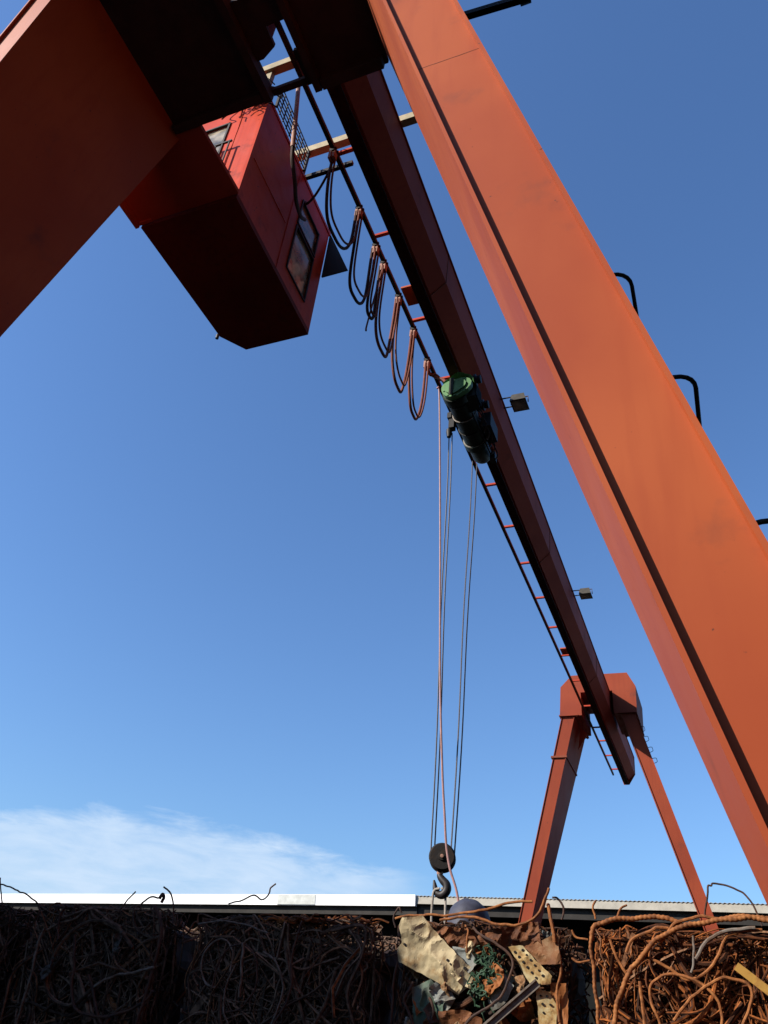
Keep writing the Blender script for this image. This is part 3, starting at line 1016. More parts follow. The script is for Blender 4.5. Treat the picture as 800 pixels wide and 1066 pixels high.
def rod(parent, pts, r, mat, ribbed=False, y=None, name='steel_rod'):
    """pts: (x, z) at depth y, or (x, y, z)"""
    p3 = [P(q[0], y, q[1]) if len(q) == 2 else P(*q) for q in pts]
    sp = spline(p3, 10)
    ph = random.uniform(0, 50)
    sp = [q_ + noise.noise_vector(q_ * 16 + Vector((ph, 0, 0))) * 0.006 + noise.noise_vector(q_ * 45 + Vector((ph, 0, 0))) * 0.0022 for q_ in sp]
    r = r * 0.72
    mb = MB()
    if ribbed:
        r *= 0.86
        # resample evenly; radius alternates for the ribs
        ln = [0]
        for a, b in zip(sp, sp[1:]):
            ln.append(ln[-1] + (b - a).length)
        step = 0.0030
        out, j = [], 0
        for k in range(int(ln[-1] / step)):
            s = k * step
            while ln[j + 1] < s:
                j += 1
            out.append(sp[j].lerp(sp[j + 1], (s - ln[j]) / max(1e-6, ln[j + 1] - ln[j])))
        mb.tube(out, [r * (1.0 if k % 4 > 1 else 0.85) for k in range(len(out))], 10)
        return mb.build('ribbed_bar', mat, parent)
    mb.tube(sp, r, 8)
    return mb.build(name, mat, parent)


def crumpled(parent, name, outline, y, mat, amp=0.012, tilt=(0, 0), thick=0.0016, holes=None, scale=14.0, div=5, fold=0.0):
    """a torn piece of sheet: outline (x, z) filled by a fan grid, creased by noise, with thickness"""
    import bmesh
    bm = bmesh.new()
    cx = sum(q[0] for q in outline) / len(outline)
    cz = sum(q[1] for q in outline) / len(outline)
    vs = [bm.verts.new((q[0], y, q[1])) for q in outline]
    bm.faces.new(vs)
    bmesh.ops.triangulate(bm, faces=bm.faces[:])
    for _ in range(div):
        long_e = [e for e in bm.edges if e.calc_length() > 0.010]
        if not long_e:
            break
        bmesh.ops.subdivide_edges(bm, edges=long_e, cuts=1)
        bmesh.ops.triangulate(bm, faces=[f for f in bm.faces if len(f.verts) > 3])
    for v in bm.verts:
        p = Vector((v.co.x * scale, name.__len__() * 1.37, v.co.z * scale))
        dy = noise.noise(p * 0.6) * amp - (1 - abs(noise.noise(p * 1.3 + Vector((5, 1, 2))))) ** 3 * amp * 0.45 + noise.noise(p * 4.5) * amp * 0.10
        dy += (v.co.x - cx) * tilt[0] + (v.co.z - cz) * tilt[1]
        if fold:
            u = (v.co.x - cx) * 0.75 + (v.co.z - cz) * 0.66
            dy += abs(u) * fold
        v.co.y += dy
        j = noise.noise_vector(Vector((v.co.x * 60, 3.1, v.co.z * 60))) * 0.003
        v.co.x += j.x
        v.co.z += j.z
    ext = bmesh.ops.extrude_face_region(bm, geom=bm.faces[:])
    for e in ext['geom']:
        if isinstance(e, bmesh.types.BMVert):
            e.co.y += thick
    bmesh.ops.recalc_face_normals(bm, faces=bm.faces)
    me = bpy.data.meshes.new(name)
    o0 = parent_origin(parent)
    for v in bm.verts:
        v.co = Vector((v.co.x, v.co.y, v.co.z + ZG)) - o0
    bm.to_mesh(me)
    # surface height lookup for the bolt holes
    pts = [v.co.copy() for v in bm.verts]
    bm.free()
    me.materials.append(mat)
    o = bpy.data.objects.new(name, me)
    COL.objects.link(o)
    o.parent = parent
    for (hx, hz, hr) in holes or []:
        near = min(pts, key=lambda p: (p.x + o0.x - hx) ** 2 + (p.z + o0.z - ZG - hz) ** 2 + (0.5 if False else 0))
        yy = min(p.y for p in pts if abs(p.x - near.x) < 0.004 and abs(p.z - near.z) < 0.004) + o0.y
        mb = MB()
        hr *= random.uniform(0.7, 1.05)
        ring = [P(hx + hr * random.uniform(0.8, 1.1) * math.cos(k * math.pi / 5), yy - 0.0025, hz + hr * random.uniform(0.8, 1.1) * math.sin(k * math.pi / 5) * 0.85) for k in range(10)]
        mb.prism(ring, (0, 0.006, 0))
        mb.build('bolt_hole', M['hole'], o)
    return o


b0 = bale(-0.42, 0.185, -5.945, 'dark scrap bale at the far left end of the row, mostly out of view', M['rods_grey'], 170, 0.0062)
b1 = bale(0.25, 0.885, -5.935, 'dark shaded scrap bale with pale rods and torn foil on its left edge', M['rods_grey'], 330, 0.0065)
b2 = bale(0.985, 1.665, -5.955, 'dark shaded scrap bale with looping wire and sunlit rusty top edge', M['rods_grey'], 360, 0.0060)
b3 = bale(1.735, 2.275, -5.945, 'sunlit scrap bale of crushed sheet with a dented cream panel on its front', M['rods_mid'], 150, 0.0065)
b4 = bale(2.335, 2.96, -5.945, 'sunlit orange rusty bale of bent reinforcing bars at the right end', M['rods_orange'], 330, 0.0072)

# bale 0 / 1: loose wires above the edge, the pale rods in the shade
rod(b0, [(0.03, -5.90), (0.07, -5.885), (0.12, -5.89), (0.17, -5.905), (0.235, -5.925), (0.29, -5.955), (0.31, -6.01)], 0.0038, M['rod_dark'], y=2.6)
rod(b0, [(0.04, -5.86), (0.07, -5.91), (0.11, -5.97)], 0.0035, M['rod_dark'], y=2.62)
rod(b1, [(0.67, -5.97), (0.69, -5.93), (0.70, -5.92), (0.72, -5.90)], 0.0035, M['rod_dark'], y=2.6)
rod(b1, [(0.75, -5.95), (0.77, -5.93), (0.80, -5.915), (0.83, -5.92), (0.845, -5.91)], 0.0042, M['rod_dark'], y=2.6)
rod(b1, [(0.828, -5.92), (0.835, -5.905), (0.845, -5.915), (0.84, -5.93)], 0.008, M['rod_dark'], y=2.61)
rod(b1, [(0.84, -5.885), (0.87, -5.90), (0.89, -5.925), (0.90, -5.96), (0.91, -6.0)], 0.004, M['rod_dark'], y=2.6)
rod(b2, [(1.12, -5.935), (1.17, -5.918), (1.215, -5.905), (1.25, -5.915), (1.275, -5.895), (1.278, -5.878), (1.295, -5.865)], 0.0035, M['rod_dark'], y=2.6)
rod(b1, [(0.51, -6.05), (0.545, -6.15), (0.57, -6.23), (0.62, -6.28), (0.70, -6.29), (0.80, -6.27), (0.88, -6.23), (0.90, -6.20)], 0.007, M['rod_dark'], y=2.588)
rod(b1, [(0.83, -5.95), (0.875, -6.01), (0.88, -6.11), (0.875, -6.23), (0.86, -6.35)], 0.0085, M['rod_dark'], y=2.586)
rod(b1, [(0.89, -6.135), (0.82, -6.15), (0.73, -6.17), (0.66, -6.20)], 0.006, M['rod_pale'], y=2.584)
rod(b1, [(0.62, -6.17), (0.68, -6.25), (0.74, -6.33)], 0.007, M['rod_dark'], y=2.588)
rod(b1, [(0.37, -6.03), (0.36, -6.10), (0.375, -6.2), (0.37, -6.36)], 0.007, M['rod_pale'], y=2.584)
rod(b1, [(0.44, -5.955), (0.425, -5.99), (0.43, -6.04), (0.45, -6.07)], 0.006, M['rod_dark'], y=2.585)
crumpled(b1, 'torn_foil', [(0.41, -6.17), (0.445, -6.14), (0.48, -6.12), (0.475, -6.16), (0.44, -6.20)], 2.575, M['foil'], 0.03, scale=50)
crumpled(b1, 'torn_foil', [(0.70, -6.05), (0.73, -6.03), (0.735, -6.09), (0.71, -6.11)], 2.58, M['foil'], 0.02, scale=50)
for k in range(3):
    a0 = random.uniform(0, 6.28)
    rr_ = 0.06 + 0.022 * k
    c = (1.13 + 0.075 * k, -6.11 - 0.04 * k)
    rod(b2, [(c[0] + rr_ * math.cos(a0 + q * 0.75), c[1] + rr_ * 1.15 * math.sin(a0 + q * 0.75)) for q in range(8)], 0.0042, M['rod_dark'] if k % 2 else M['rod_pale'], y=2.582)
rod(b2, [(1.215, -6.05), (1.225, -6.10), (1.235, -6.2)], 0.0062, M['rod_pale'], y=2.58)
rod(b2, [(1.03, -6.0), (1.12, -5.985), (1.22, -6.0), (1.30, -6.02)], 0.0036, M['rod_pale'], y=2.58)
rod(b2, [(1.42, -5.98), (1.40, -6.08), (1.41, -6.18), (1.36, -6.3)], 0.0055, M['rod_dark'], y=2.58)
tt = MB()
for k in range(60):           # brighter rust strands paint the sunlit rim on the second bale's top
    x = random.uniform(1.28, 1.63)
    L = random.uniform(0.05, 0.16)
    yy = random.uniform(YB - 0.01, YB + 0.12)
    pts = [(x + L * (q / 4 - 0.5), yy + random.uniform(-0.012, 0.012), -5.962 - 0.02 * (1.63 - x) + random.uniform(-0.012, 0.012)) for q in range(5)]
    tt.tube(spline([P(*q) for q in pts], 4), random.uniform(0.0022, 0.0042), 5)
tag(tt.build('lit_rust_strands', M['rods_orange'], b2), kind='stuff')

# bale 3: the crushed sheets, small torn pieces packed behind the large ones
for k in range(46):
    cx_, cz_ = random.uniform(1.79, 2.23), random.uniform(-6.32, -5.99)
    n_, r_ = random.randint(4, 7), random.uniform(0.025, 0.06)
    a0, st_ = random.uniform(0, 6.28), random.uniform(0.45, 1.0)
    co_, si_ = math.cos(a0), math.sin(a0)
    ol = []
    for q_ in range(n_):
        a = 2 * math.pi * q_ / n_ + random.uniform(-0.25, 0.25)
        u, v = r_ * random.uniform(0.7, 1.2) * math.cos(a), r_ * st_ * random.uniform(0.7, 1.2) * math.sin(a)
        ol.append((cx_ + u * co_ - v * si_, cz_ + u * si_ + v * co_))
    mt_ = random.choice(('rust_sheet', 'rust_sheet', 'tan_sheet', 'rust_bright', 'core', 'rod_dark', 'rod_dark', 'green_sheet', 'grey_sheet', 'cream_sheet'))
    crumpled(b3, 'torn_sheet', ol, random.uniform(2.592, 2.635), M[mt_], 0.035, tilt=(random.uniform(-.7, .7), random.uniform(-.9, .5)), scale=random.uniform(18, 32), div=4, fold=random.choice((0, 0, 0.4)))
crumpled(b3, 'rust_sheet', [(1.86, -5.975), (2.03, -5.985), (2.19, -5.955), (2.205, -6.02), (2.13, -6.04), (2.04, -6.02), (1.90, -6.045)], 2.592, M['rust_sheet'], 0.03, scale=22)
crumpled(b3, 'tan_sheet', [(2.14, -6.035), (2.19, -6.01), (2.255, -5.99), (2.26, -6.065), (2.18, -6.07)], 2.584, M['tan_sheet'], 0.02, tilt=(-0.25, 0))
crumpled(b3, 'orange_sheet', [(2.225, -6.11), (2.27, -6.11), (2.275, -6.32), (2.215, -6.32)], 2.582, M['rust_bright'], 0.02)
crumpled(b3, 'green_sheet', [(1.81, -6.145), (1.87, -6.12), (1.915, -6.175), (1.90, -6.26), (1.83, -6.26)], 2.59, M['green_sheet'], 0.03)
crumpled(b3, 'grey_sheet', [(2.045, -6.165), (2.055, -6.115), (2.09, -6.095), (2.12, -6.125), (2.095, -6.17), (2.06, -6.19)], 2.584, M['grey_sheet'], 0.015)
crumpled(b3, 'rust_sheet', [(1.90, -6.20), (1.98, -6.19), (2.03, -6.21), (2.0, -6.29), (1.90, -6.28)], 2.586, M['rust_sheet'], 0.025)
crumpled(b3, 'grey_sheet', [(1.93, -6.03), (1.985, -6.035), (2.01, -6.075), (1.985, -6.10), (1.95, -6.07)], 2.59, M['grey_sheet'], 0.02)
crumpled(b3, 'green_sheet', [(2.01, -6.06), (2.05, -6.05), (2.12, -6.11), (2.08, -6.13)], 2.592, M['green_sheet'], 0.02)
crumpled(b3, 'cream_panel', [(1.775, -5.985), (1.785, -5.965), (1.845, -5.955), (1.872, -5.985), (1.93, -6.035), (2.002, -6.092), (1.99, -6.128), (1.952, -6.155), (1.86, -6.115), (1.77, -6.082), (1.765, -6.05), (1.782, -6.03)], 2.560, M['cream_sheet'], 0.022, tilt=(0.06, -0.25), scale=13, fold=0.22,
         holes=[(1.975, -6.087, 0.0055), (1.963, -6.107, 0.0035), (1.955, -6.120, 0.0035), (1.925, -6.07, 0.0045), (1.935, -6.08, 0.003), (1.79, -6.035, 0.006)])
h1 = []
for k in range(6):
    t = k / 5
    h1 += [(2.128 + 0.060 * t, -6.040 - 0.062 * t, 0.0045), (2.150 + 0.058 * t, -6.034 - 0.062 * t, 0.0045)]
crumpled(b3, 'perforated_strip', [(2.108, -6.026), (2.15, -6.022), (2.19, -6.06), (2.232, -6.095), (2.228, -6.115), (2.172, -6.122), (2.14, -6.075)], 2.566, M['perf'], 0.010, fold=0.15, holes=h1)
crumpled(b3, 'perforated_strip', [(2.185, -6.125), (2.225, -6.135), (2.245, -6.175), (2.232, -6.24), (2.22, -6.32), (2.19, -6.32), (2.195, -6.21)], 2.57, M['perf'], 0.012, tilt=(0.2, 0),
         holes=[(2.20, -6.145, 0.004), (2.217, -6.145, 0.004), (2.205, -6.165, 0.004), (2.226, -6.165, 0.004), (2.207, -6.185, 0.004)])
bar = MB()
bar.bar(P(2.03, 2.552, -6.245), P(2.195, 2.556, -6.115), 0.022, 0.010, up=(0, 1, 0.1))
bar.bar(P(2.032, 2.546, -6.236), P(2.19, 2.550, -6.110), 0.004, 0.014, up=(0, 1, 0.1))
bar.build('angle_bar', M['rod_pale'], b3)
nt_ = MB()
for k in range(60):
    c = Vector((random.gauss(2.035, 0.018), random.uniform(2.566, 2.59), random.uniform(-6.165, -6.035)))
    pts = [c]
    for j in range(5):
        pts.append(pts[-1] + Vector((random.uniform(-.016, .016), random.uniform(-.006, .006), random.uniform(-.02, .016))))
    nt_.tube(spline([P(*q) for q in pts], 3), random.uniform(0.0014, 0.003), 5)
tag(nt_.build('green_net', M['green_net'], b3), kind='stuff')
rod(b3, [(1.97, 2.60, -5.935), (2.015, 2.566, -5.995), (2.105, 2.553, -6.04), (2.122, 2.55, -6.085), (2.09, 2.55, -6.155), (1.99, 2.555, -6.225), (1.93, 2.57, -6.28)], 0.0052, M['rod_dark'])
rod(b3, [(1.97, 2.59, -5.97), (1.985, 2.565, -6.0), (1.985, 2.562, -6.05)], 0.004, M['rod_one'])
rod(b3, [(1.75, -5.965), (1.80, -5.955), (1.87, -5.95), (2.02, -5.935), (2.12, -5.91), (2.18, -5.905)], 0.0055, M['rod_one'], y=2.565)
rod(b3, [(2.22, 2.62, -5.905), (2.228, 2.57, -5.915), (2.235, 2.56, -5.95), (2.245, 2.56, -6.01)], 0.0075, M['rod_one'])
rod(b3, [(2.235, -5.868), (2.222, -5.90), (2.205, -5.935), (2.16, -5.965), (2.09, -5.975), (2.0, -5.953), (1.90, -5.965)], 0.0055, M['rod_one'], y=2.556)
rod(b3, [(2.24, -5.89), (2.255, -5.893), (2.268, -5.92), (2.262, -5.95)], 0.0042, M['rod_dark'], y=2.58)
rod(b3, [(1.79, -5.99), (1.765, -6.06), (1.755, -6.16), (1.76, -6.3)], 0.005, M['rod_dark'], y=2.575)
rod(b3, [(1.82, -6.13), (1.80, -6.18), (1.83, -6.26), (1.80, -6.34)], 0.006, M['rod_dark'], y=2.57)
rod(b3, [(1.745, -5.99), (1.735, -5.965), (1.75, -5.93), (1.76, -5.945)], 0.004, M['rod_dark'], y=2.59)
rod(b3, [(1.87, -6.17), (1.885, -6.21), (1.87, -6.26), (1.85, -6.30)], 0.0055, M['rod_dark'], y=2.57)
rod(b3, [(2.255, -6.03), (2.258, -6.09), (2.245, -6.14), (2.25, -6.2)], 0.005, M['rod_one'], y=2.57)

# bale 4: the ribbed bars
rod(b4, [(2.345, -6.0), (2.35, -5.975), (2.37, -5.957), (2.46, -5.938), (2.56, -5.937), (2.60, -5.95)], 0.0115, M['rod_one'], True, y=2.575)
rod(b4, [(2.385, -6.30), (2.392, -6.21), (2.42, -6.13), (2.457, -6.068), (2.51, -6.01), (2.58, -5.966), (2.65, -5.947), (2.72, -5.937), (2.80, -5.938), (2.90, -5.95)], 0.0118, M['rod_one'], True, y=2.555)
rod(b4, [(2.348, -5.99), (2.345, -6.02), (2.352, -6.10), (2.354, -6.15), (2.355, -6.21), (2.36, -6.30)], 0.0085, M['rod_one'], True, y=2.56)
rod(b4, [(2.70, 2.60, -5.935), (2.76, 2.58, -5.925), (2.84, 2.59, -5.93), (2.95, 2.60, -5.94)], 0.010, M['rod_one'], True)
rod(b4, [(2.53, -6.24), (2.51, -6.19), (2.495, -6.14), (2.502, -6.10), (2.55, -6.075), (2.61, -6.085), (2.655, -6.12), (2.67, -6.17), (2.64, -6.21), (2.58, -6.20)], 0.0055, M['rod_one'], y=2.565)
rod(b4, [(2.50, -6.04), (2.55, -6.06), (2.60, -6.085), (2.66, -6.05), (2.70, -5.99), (2.74, -5.965), (2.80, -5.96)], 0.0058, M['rod_one'], y=2.57)
rod(b4, [(2.62, -6.04), (2.66, -5.99), (2.72, -5.965), (2.78, -5.955)], 0.007, M['rod_pale'], y=2.56)
rod(b4, [(2.55, -6.18), (2.60, -6.13), (2.655, -6.09), (2.70, -6.075), (2.74, -6.09), (2.74, -6.14), (2.70, -6.2)], 0.0058, M['rod_one'], y=2.562)
rod(b4, [(2.44, -6.03), (2.47, -5.99), (2.53, -5.965), (2.56, -5.965)], 0.0062, M['rod_one'], y=2.572)
rod(b4, [(2.53, -6.0), (2.575, -5.955), (2.63, -5.935), (2.69, -5.935)], 0.0062, M['rod_one'], y=2.568)
rod(b4, [(2.62, -5.98), (2.615, -6.04), (2.605, -6.07)], 0.0045, M['rod_pale'], y=2.562)
rod(b4, [(2.47, -6.10), (2.475, -6.18), (2.47, -6.28)], 0.0062, M['rod_one'], y=2.565)
rod(b4, [(2.40, -6.0), (2.415, -6.05), (2.435, -6.08)], 0.0058, M['rod_one'], y=2.57)
ys = MB()
ys.bar(P(2.72, 2.553, -6.05), P(2.83, 2.55, -6.135), 0.021, 0.004, up=(0, 1, 0))
ys.build('yellow_strip', M['yellow'], b4)
rod(b4, [(2.655, 2.72, -5.90), (2.67, 2.70, -5.835), (2.682, 2.70, -5.828), (2.69, 2.70, -5.82), (2.73, 2.70, -5.825), (2.77, 2.70, -5.85), (2.79, 2.70, -5.885), (2.80, 2.70, -5.93)], 0.0038, M['rod_dark'])
for (x, z, a) in ((2.335, -6.0, 0.2), (2.36, -5.945, 1.4), (2.42, -5.94, 2.0), (2.335, -6.05, -0.3)):
    rod(b4, [(x, z), (x - 0.03 * math.cos(a), z + 0.03 * math.sin(a)), (x - 0.05 * math.cos(a + 0.3), z + 0.05 * math.sin(a + 0.3))], 0.004, M['rod_one'], y=2.585)

# blue tarp bundle on top of the sheet bale
tb = MB()
vs, fs = [], []
nu, nv = 28, 12
for j in range(nv + 1):
    for i in range(nu):
        a, e = 2 * math.pi * i / nu, math.pi / 2 * j / nv
        r = 1 + 0.05 * noise.noise(Vector((math.cos(a) * 3, math.sin(a) * 3, e * 2)))
        vs.append(P(1.862 + 0.078 * r * math.cos(a) * math.cos(e), 3.0 + 0.10 * r * math.sin(a) * math.cos(e), -5.925 + 0.10 * r * math.sin(e) ** 0.9))
for j in range(nv):
    for i in range(nu):
        fs.append((j * nu + i, j * nu + (i + 1) % nu, (j + 1) * nu + (i + 1) % nu, (j + 1) * nu + i))
fs.append(tuple(range(nu)))
tb.add(vs, fs, True)
tag(tb.build('tarp_bundle', M['tarp']), 'small rounded blue tarp bundle lying on top of the middle bale', 'tarp')

# ------------------------------------------------------------------ sheds at the back of the yard
def shed(ax, ay, bx, by, zt, h, left):
    A, B = Vector((ax, ay, 0)), Vector((bx, by, 0))
    d = (B - A).normalized()
    back = Vector((-d.y, d.x, 0))
    if back.y < 0:
        back = -back
    return A, B, d, back


sl_ = empty('shed', Vector((-28, 37, 0)), 'long low shed with a bright white gutter along its eaves behind the left bales', 'shed')
A, B, d, bk = shed(-57.1, 38.26, -9.4, 33.6, -0.15, 0.42, True)
zt = -0.14
m_ = MB()
def q(p, k, z): 
    v = p + bk * k
    return P(v.x, v.y, z)
m_.hexa([q(A, 0, zt - 0.420), q(B, 0, zt - 0.420), q(B, .16, zt - 0.420), q(A, .16, zt - 0.420)], [q(A, -0.04, zt), q(B, -0.04, zt), q(B, .16, zt), q(A, .16, zt)])
m_.build('gutter', M['white'], sl_)
m_ = MB()
for (xa, xb) in ((-16.1, -14.15),):
    pa = A + d * ((xa - A.x) / d.x)
    pb = A + d * ((xb - A.x) / d.x)
    m_.hexa([q(pa, -.025, zt - 0.399), q(pb, -.025, zt - 0.399), q(pb, -.004, zt - 0.399), q(pa, -.004, zt - 0.399)], [q(pa, -.055, zt - 0.014), q(pb, -.055, zt - 0.014), q(pb, -.03, zt - 0.014), q(pa, -.03, zt - 0.014)])
m_.build('patch_panel', M['offwhite'], sl_)
m_ = MB()
m_.hexa([q(A, .17, zt - 0.056), q(B, .17, zt - 0.056), q(B, 15, zt + 0.840), q(A, 15, zt + 0.840)], [q(A, .17, zt), q(B, .17, zt), q(B, 15, zt + 0.896), q(A, 15, zt + 0.896)])
m_.build('roof', M['greyroof'], sl_)
m_ = MB()
m_.hexa([q(A, 2.2, -ZG), q(B, 2.2, -ZG), q(B, 2.4, -ZG), q(A, 2.4, -ZG)], [q(A, 2.2, zt - 0.140), q(B, 2.2, zt - 0.140), q(B, 2.4, zt - 0.140), q(A, 2.4, zt - 0.140)])
m_.build('wall', M['darkclad'], sl_)
m_ = MB()
m_.hexa([q(A, .2, zt - 0.728), q(B, .2, zt - 0.728), q(B, .34, zt - 0.728), q(A, .34, zt - 0.728)], [q(A, .2, zt - 0.084), q(B, .2, zt - 0.084), q(B, .34, zt - 0.084), q(A, .34, zt - 0.084)])
m_.build('eaves_beam', M['shedwall'], sl_)

sr = empty('shed', Vector((4, 37, 0)), 'long low shed with a corrugated roof edge and cream fascia behind the right bales', 'shed')
A, B, d, bk = shed(-9.36, 33.67, 21.3, 33.6, -0.18, 0.28, False)
zt = -0.196
m_ = MB()
m_.hexa([q(A, 0, zt - 0.266), q(B, 0, zt - 0.266), q(B, .05, zt - 0.266), q(A, .05, zt - 0.266)], [q(A, 0, zt), q(B, 0, zt), q(B, .05, zt), q(A, .05, zt)])
m_.build('fascia', M['creamtrim'], sr)
m_ = MB()
nn = 980
top_, bot_ = [], []
Ln = (B - A).length
vs, fs = [], []
for i in range(nn + 1):
    p = A + d * (Ln * i / nn)
    h = 0.015 * math.sin(i * 2 * math.pi / 5.0)
    vs += [q(p, -0.03, zt + 0.035 + h), q(p, -0.03, zt + 0.020 + h), q(p, 13, zt + 0.770 + h)]
for i in range(nn):
    k = i * 3
    fs += [(k, k + 1, k + 4, k + 3), (k, k + 3, k + 5, k + 2)]
m_.add(vs, fs, True)
m_.build('roof', M['greyroof'], sr)
m_ = MB()
m_.hexa([q(A, 2.2, -ZG), q(B, 2.2, -ZG), q(B, 2.4, -ZG), q(A, 2.4, -ZG)], [q(A, 2.2, zt - 0.070), q(B, 2.2, zt - 0.070), q(B, 2.4, zt - 0.070), q(A, 2.4, zt - 0.070)])
m_.build('wall', M['darkclad'], sr)
m_ = MB()
m_.hexa([q(A, .2, zt - 0.630), q(B, .2, zt - 0.630), q(B, .34, zt - 0.630), q(A, .34, zt - 0.630)], [q(A, .2, zt - 0.084), q(B, .2, zt - 0.084), q(B, .34, zt - 0.084), q(A, .34, zt - 0.084)])
m_.build('eaves_beam', M['shedwall'], sr)

# container added out of view to throw shadow over the left bales
cx1, cy1, cz = 0.05, 1.15, -4.64
ct = empty('shadow_container', P(cx1, cy1, -ZG), 'added unseen blue container that throws shadow over the left bales', 'container')
m_ = MB()
m_.box(cx1 - 2.4, cx1 - 0.03, cy1 - 6.0, cy1 - 0.03, -ZG + 0.12, cz)
for i in range(30):
    y = cy1 - 0.15 - i * 0.2
    m_.box(cx1 - 0.03, cx1, y - 0.10, y, -ZG + 0.25, cz - 0.12)
m_.build('body', M['container'], ct)
m_ = MB()
for (x, y) in ((cx1 - 0.06, cy1 - 0.06), (cx1 - 2.34, cy1 - 0.06), (cx1 - 0.06, cy1 - 5.94), (cx1 - 2.34, cy1 - 5.94)):
    m_.box(x - 0.065, x + 0.065, y - 0.065, y + 0.065, -ZG, cz + 0.012)
m_.build('corner_post', M['container'], ct)
ct.rotation_euler = (0, 0, math.radians(-17))

# a tall warehouse added out of view to cut sky light on undersides
wh = empty('sky_blocker', P(18, -12, -ZG), 'tall dark sheet clad warehouse added out of view to block sky light', 'sky_blocker')
m_ = MB()
m_.box(7.5, 28, -34, 9.0, -ZG, 9.0)
for i in range(86):
    y = -33.8 + i * 0.5
    m_.box(7.44, 7.499, y, y + 0.22, -ZG + 0.4, 8.8)
m_.build('wall', M['darkclad'], wh)
m_ = MB()
m_.prism([P(7.2, -34.3, 9.001), P(28.3, -34.3, 9.001), P(17.7, -34.3, 11.6)], (0, 43.6, 0))
m_.build('roof', M['darkclad'], wh)

ws = empty('bounce_blocker', P(-12, -10, -ZG), 'long dark workshop added out of view to shade the ground', 'bounce_blocker')  # added unseen block that shades the ground and cuts bounced light
m_ = MB()
m_.box(-17, -7.2, -34, 6.0, -ZG, -1.7)
for i in range(79):
    y = -33.8 + i * 0.5
    m_.box(-7.199, -7.14, y, y + 0.22, -ZG + 0.4, -1.9)
m_.build('wall', M['darkclad'], ws)
m_ = MB()
m_.prism([P(-17.3, -34.3, -1.699), P(-6.9, -34.3, -1.699), P(-12.1, -34.3, -0.6)], (0, 40.6, 0))
m_.build('roof', M['darkclad'], ws)

# ------------------------------------------------------------------ light: late sun from behind left, clear sky with a low bank of cloud
SUN_EL = math.radians(31)
SUN_AZ = math.radians(229)       # clockwise from +Y: the sun stands behind and to the left
sdv = Vector((math.sin(SUN_AZ) * math.cos(SUN_EL), math.cos(SUN_AZ) * math.cos(SUN_EL), math.sin(SUN_EL)))
sun = bpy.data.lights.new('sun', 'SUN')
sun.energy = 5.0
sun.angle = math.radians(0.5)
sun.color = (1.0, 0.92, 0.82)
so = bpy.data.objects.new('sun', sun)
so.rotation_euler = sdv.to_track_quat('Z', 'Y').to_euler()
so.location = (0, -10, 30)
COL.objects.link(so)

w = bpy.data.worlds.new('World')
S.world = w
w.use_nodes = True
nt = w.node_tree
bg = nt.nodes['Background']
sky = N(nt, 'ShaderNodeTexSky')
sky.sky_type = 'NISHITA'
sky.sun_disc = False
sky.sun_elevation = SUN_EL
sky.sun_rotation = SUN_AZ
sky.air_density = 1.35
sky.dust_density = 0.8
sky.ozone_density = 2.5
tc = N(nt, 'ShaderNodeTexCoord')
sep = N(nt, 'ShaderNodeSeparateXYZ')
nt.links.new(tc.outputs['Generated'], sep.inputs[0])


def math_(op, a, b=None, c=None, clamp=False):
    n = nt.nodes.new('ShaderNodeMath')
    n.operation = op
    n.use_clamp = clamp
    for i, v in enumerate((a, b, c)):
        if v is None:
            continue
        if isinstance(v, (int, float)):
            n.inputs[i].default_value = v
        else:
            nt.links.new(v, n.inputs[i])
    return n.outputs[0]


el = math_('ARCSINE', sep.outputs[2])
az = math_('ARCTAN2', sep.outputs[0], sep.outputs[1])
cv = N(nt, 'ShaderNodeCombineXYZ')
nt.links.new(math_('MULTIPLY', az, 7.0), cv.inputs[0])
nt.links.new(math_('MULTIPLY', el, 26.0), cv.inputs[1])
cn = N(nt, 'ShaderNodeTexNoise', Scale=1.7, Detail=9.0, Roughness=0.62)
cn.inputs['Distortion'].default_value = 0.35
nt.links.new(cv.outputs[0], cn.inputs['Vector'])
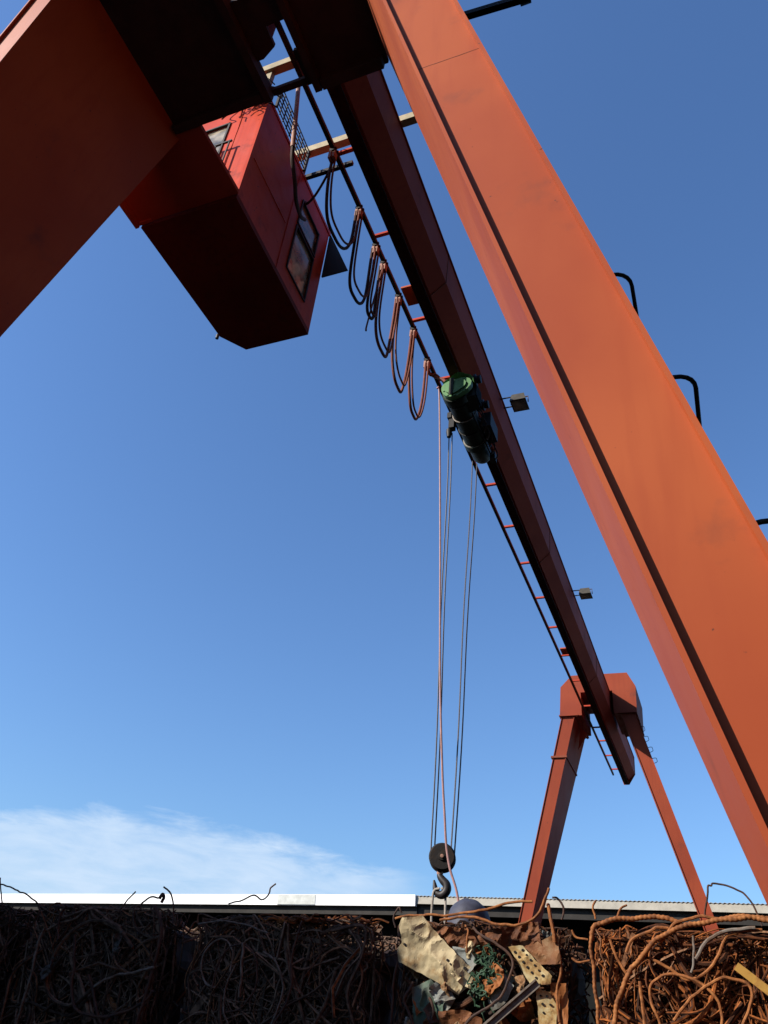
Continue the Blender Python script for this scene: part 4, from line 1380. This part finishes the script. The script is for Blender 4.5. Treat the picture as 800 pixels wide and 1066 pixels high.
# height of the cloud bank falls off towards the right
azd = math_('MULTIPLY', az, 57.29578)
eld = math_('MULTIPLY', el, 57.29578)
def rng_(x, a0, a1, b0, b1):
    n = nt.nodes.new('ShaderNodeMapRange')
    for i_, v in enumerate((a0, a1, b0, b1)):
        n.inputs[i_ + 1].default_value = v
    nt.links.new(x, n.inputs[0])
    return n.outputs[0]


bank = math_('MINIMUM', rng_(azd, -56.0, -41.0, 9.6, 12.9), rng_(azd, -33.0, -19.5, 12.9, 11.1))
top_el = math_('ADD', bank, math_('MULTIPLY', math_('SUBTRACT', cn.outputs['Fac'], 0.5), 3.0))
body = math_('MULTIPLY', math_('SUBTRACT', top_el, eld), 0.95, clamp=True)
azm = N(nt, 'ShaderNodeMapRange', clamp=True)
azm.inputs[1].default_value = -18.5
azm.inputs[2].default_value = -24.0
nt.links.new(azd, azm.inputs[0])
den = N(nt, 'ShaderNodeMapRange', clamp=True)
den.inputs[1].default_value = 0.30
den.inputs[2].default_value = 0.65
den.inputs[3].default_value = 0.42
den.inputs[4].default_value = 0.92
nt.links.new(cn.outputs['Fac'], den.inputs[0])
cf = math_('MULTIPLY', math_('MULTIPLY', body, azm.outputs[0]), den.outputs[0])
# one thin wisp high on the left
cmix = nt.nodes.new('ShaderNodeMix')
cmix.data_type = 'RGBA'
nt.links.new(cf, cmix.inputs[0])
tint = nt.nodes.new('ShaderNodeMix')
tint.data_type = 'RGBA'
tint.blend_type = 'MULTIPLY'
tint.inputs[0].default_value = 1.0
nt.links.new(sky.outputs[0], tint.inputs[6])
tint.inputs[7].default_value = (0.89, 1.20, 1.66, 1)
nt.links.new(tint.outputs[2], cmix.inputs[6])
cmix.inputs[7].default_value = (5.6, 7.0, 8.8, 1)
nt.links.new(cmix.outputs[2], bg.inputs['Color'])
bg.inputs['Strength'].default_value = 0.066

S.view_settings.view_transform = 'Standard'
S.view_settings.look = 'None'
S.view_settings.exposure = 0.78
S.view_settings.gamma = 1
S.view_settings.use_curve_mapping = False
S.render.engine = 'CYCLES'
S.cycles.max_bounces = 5
S.cycles.use_denoising = True
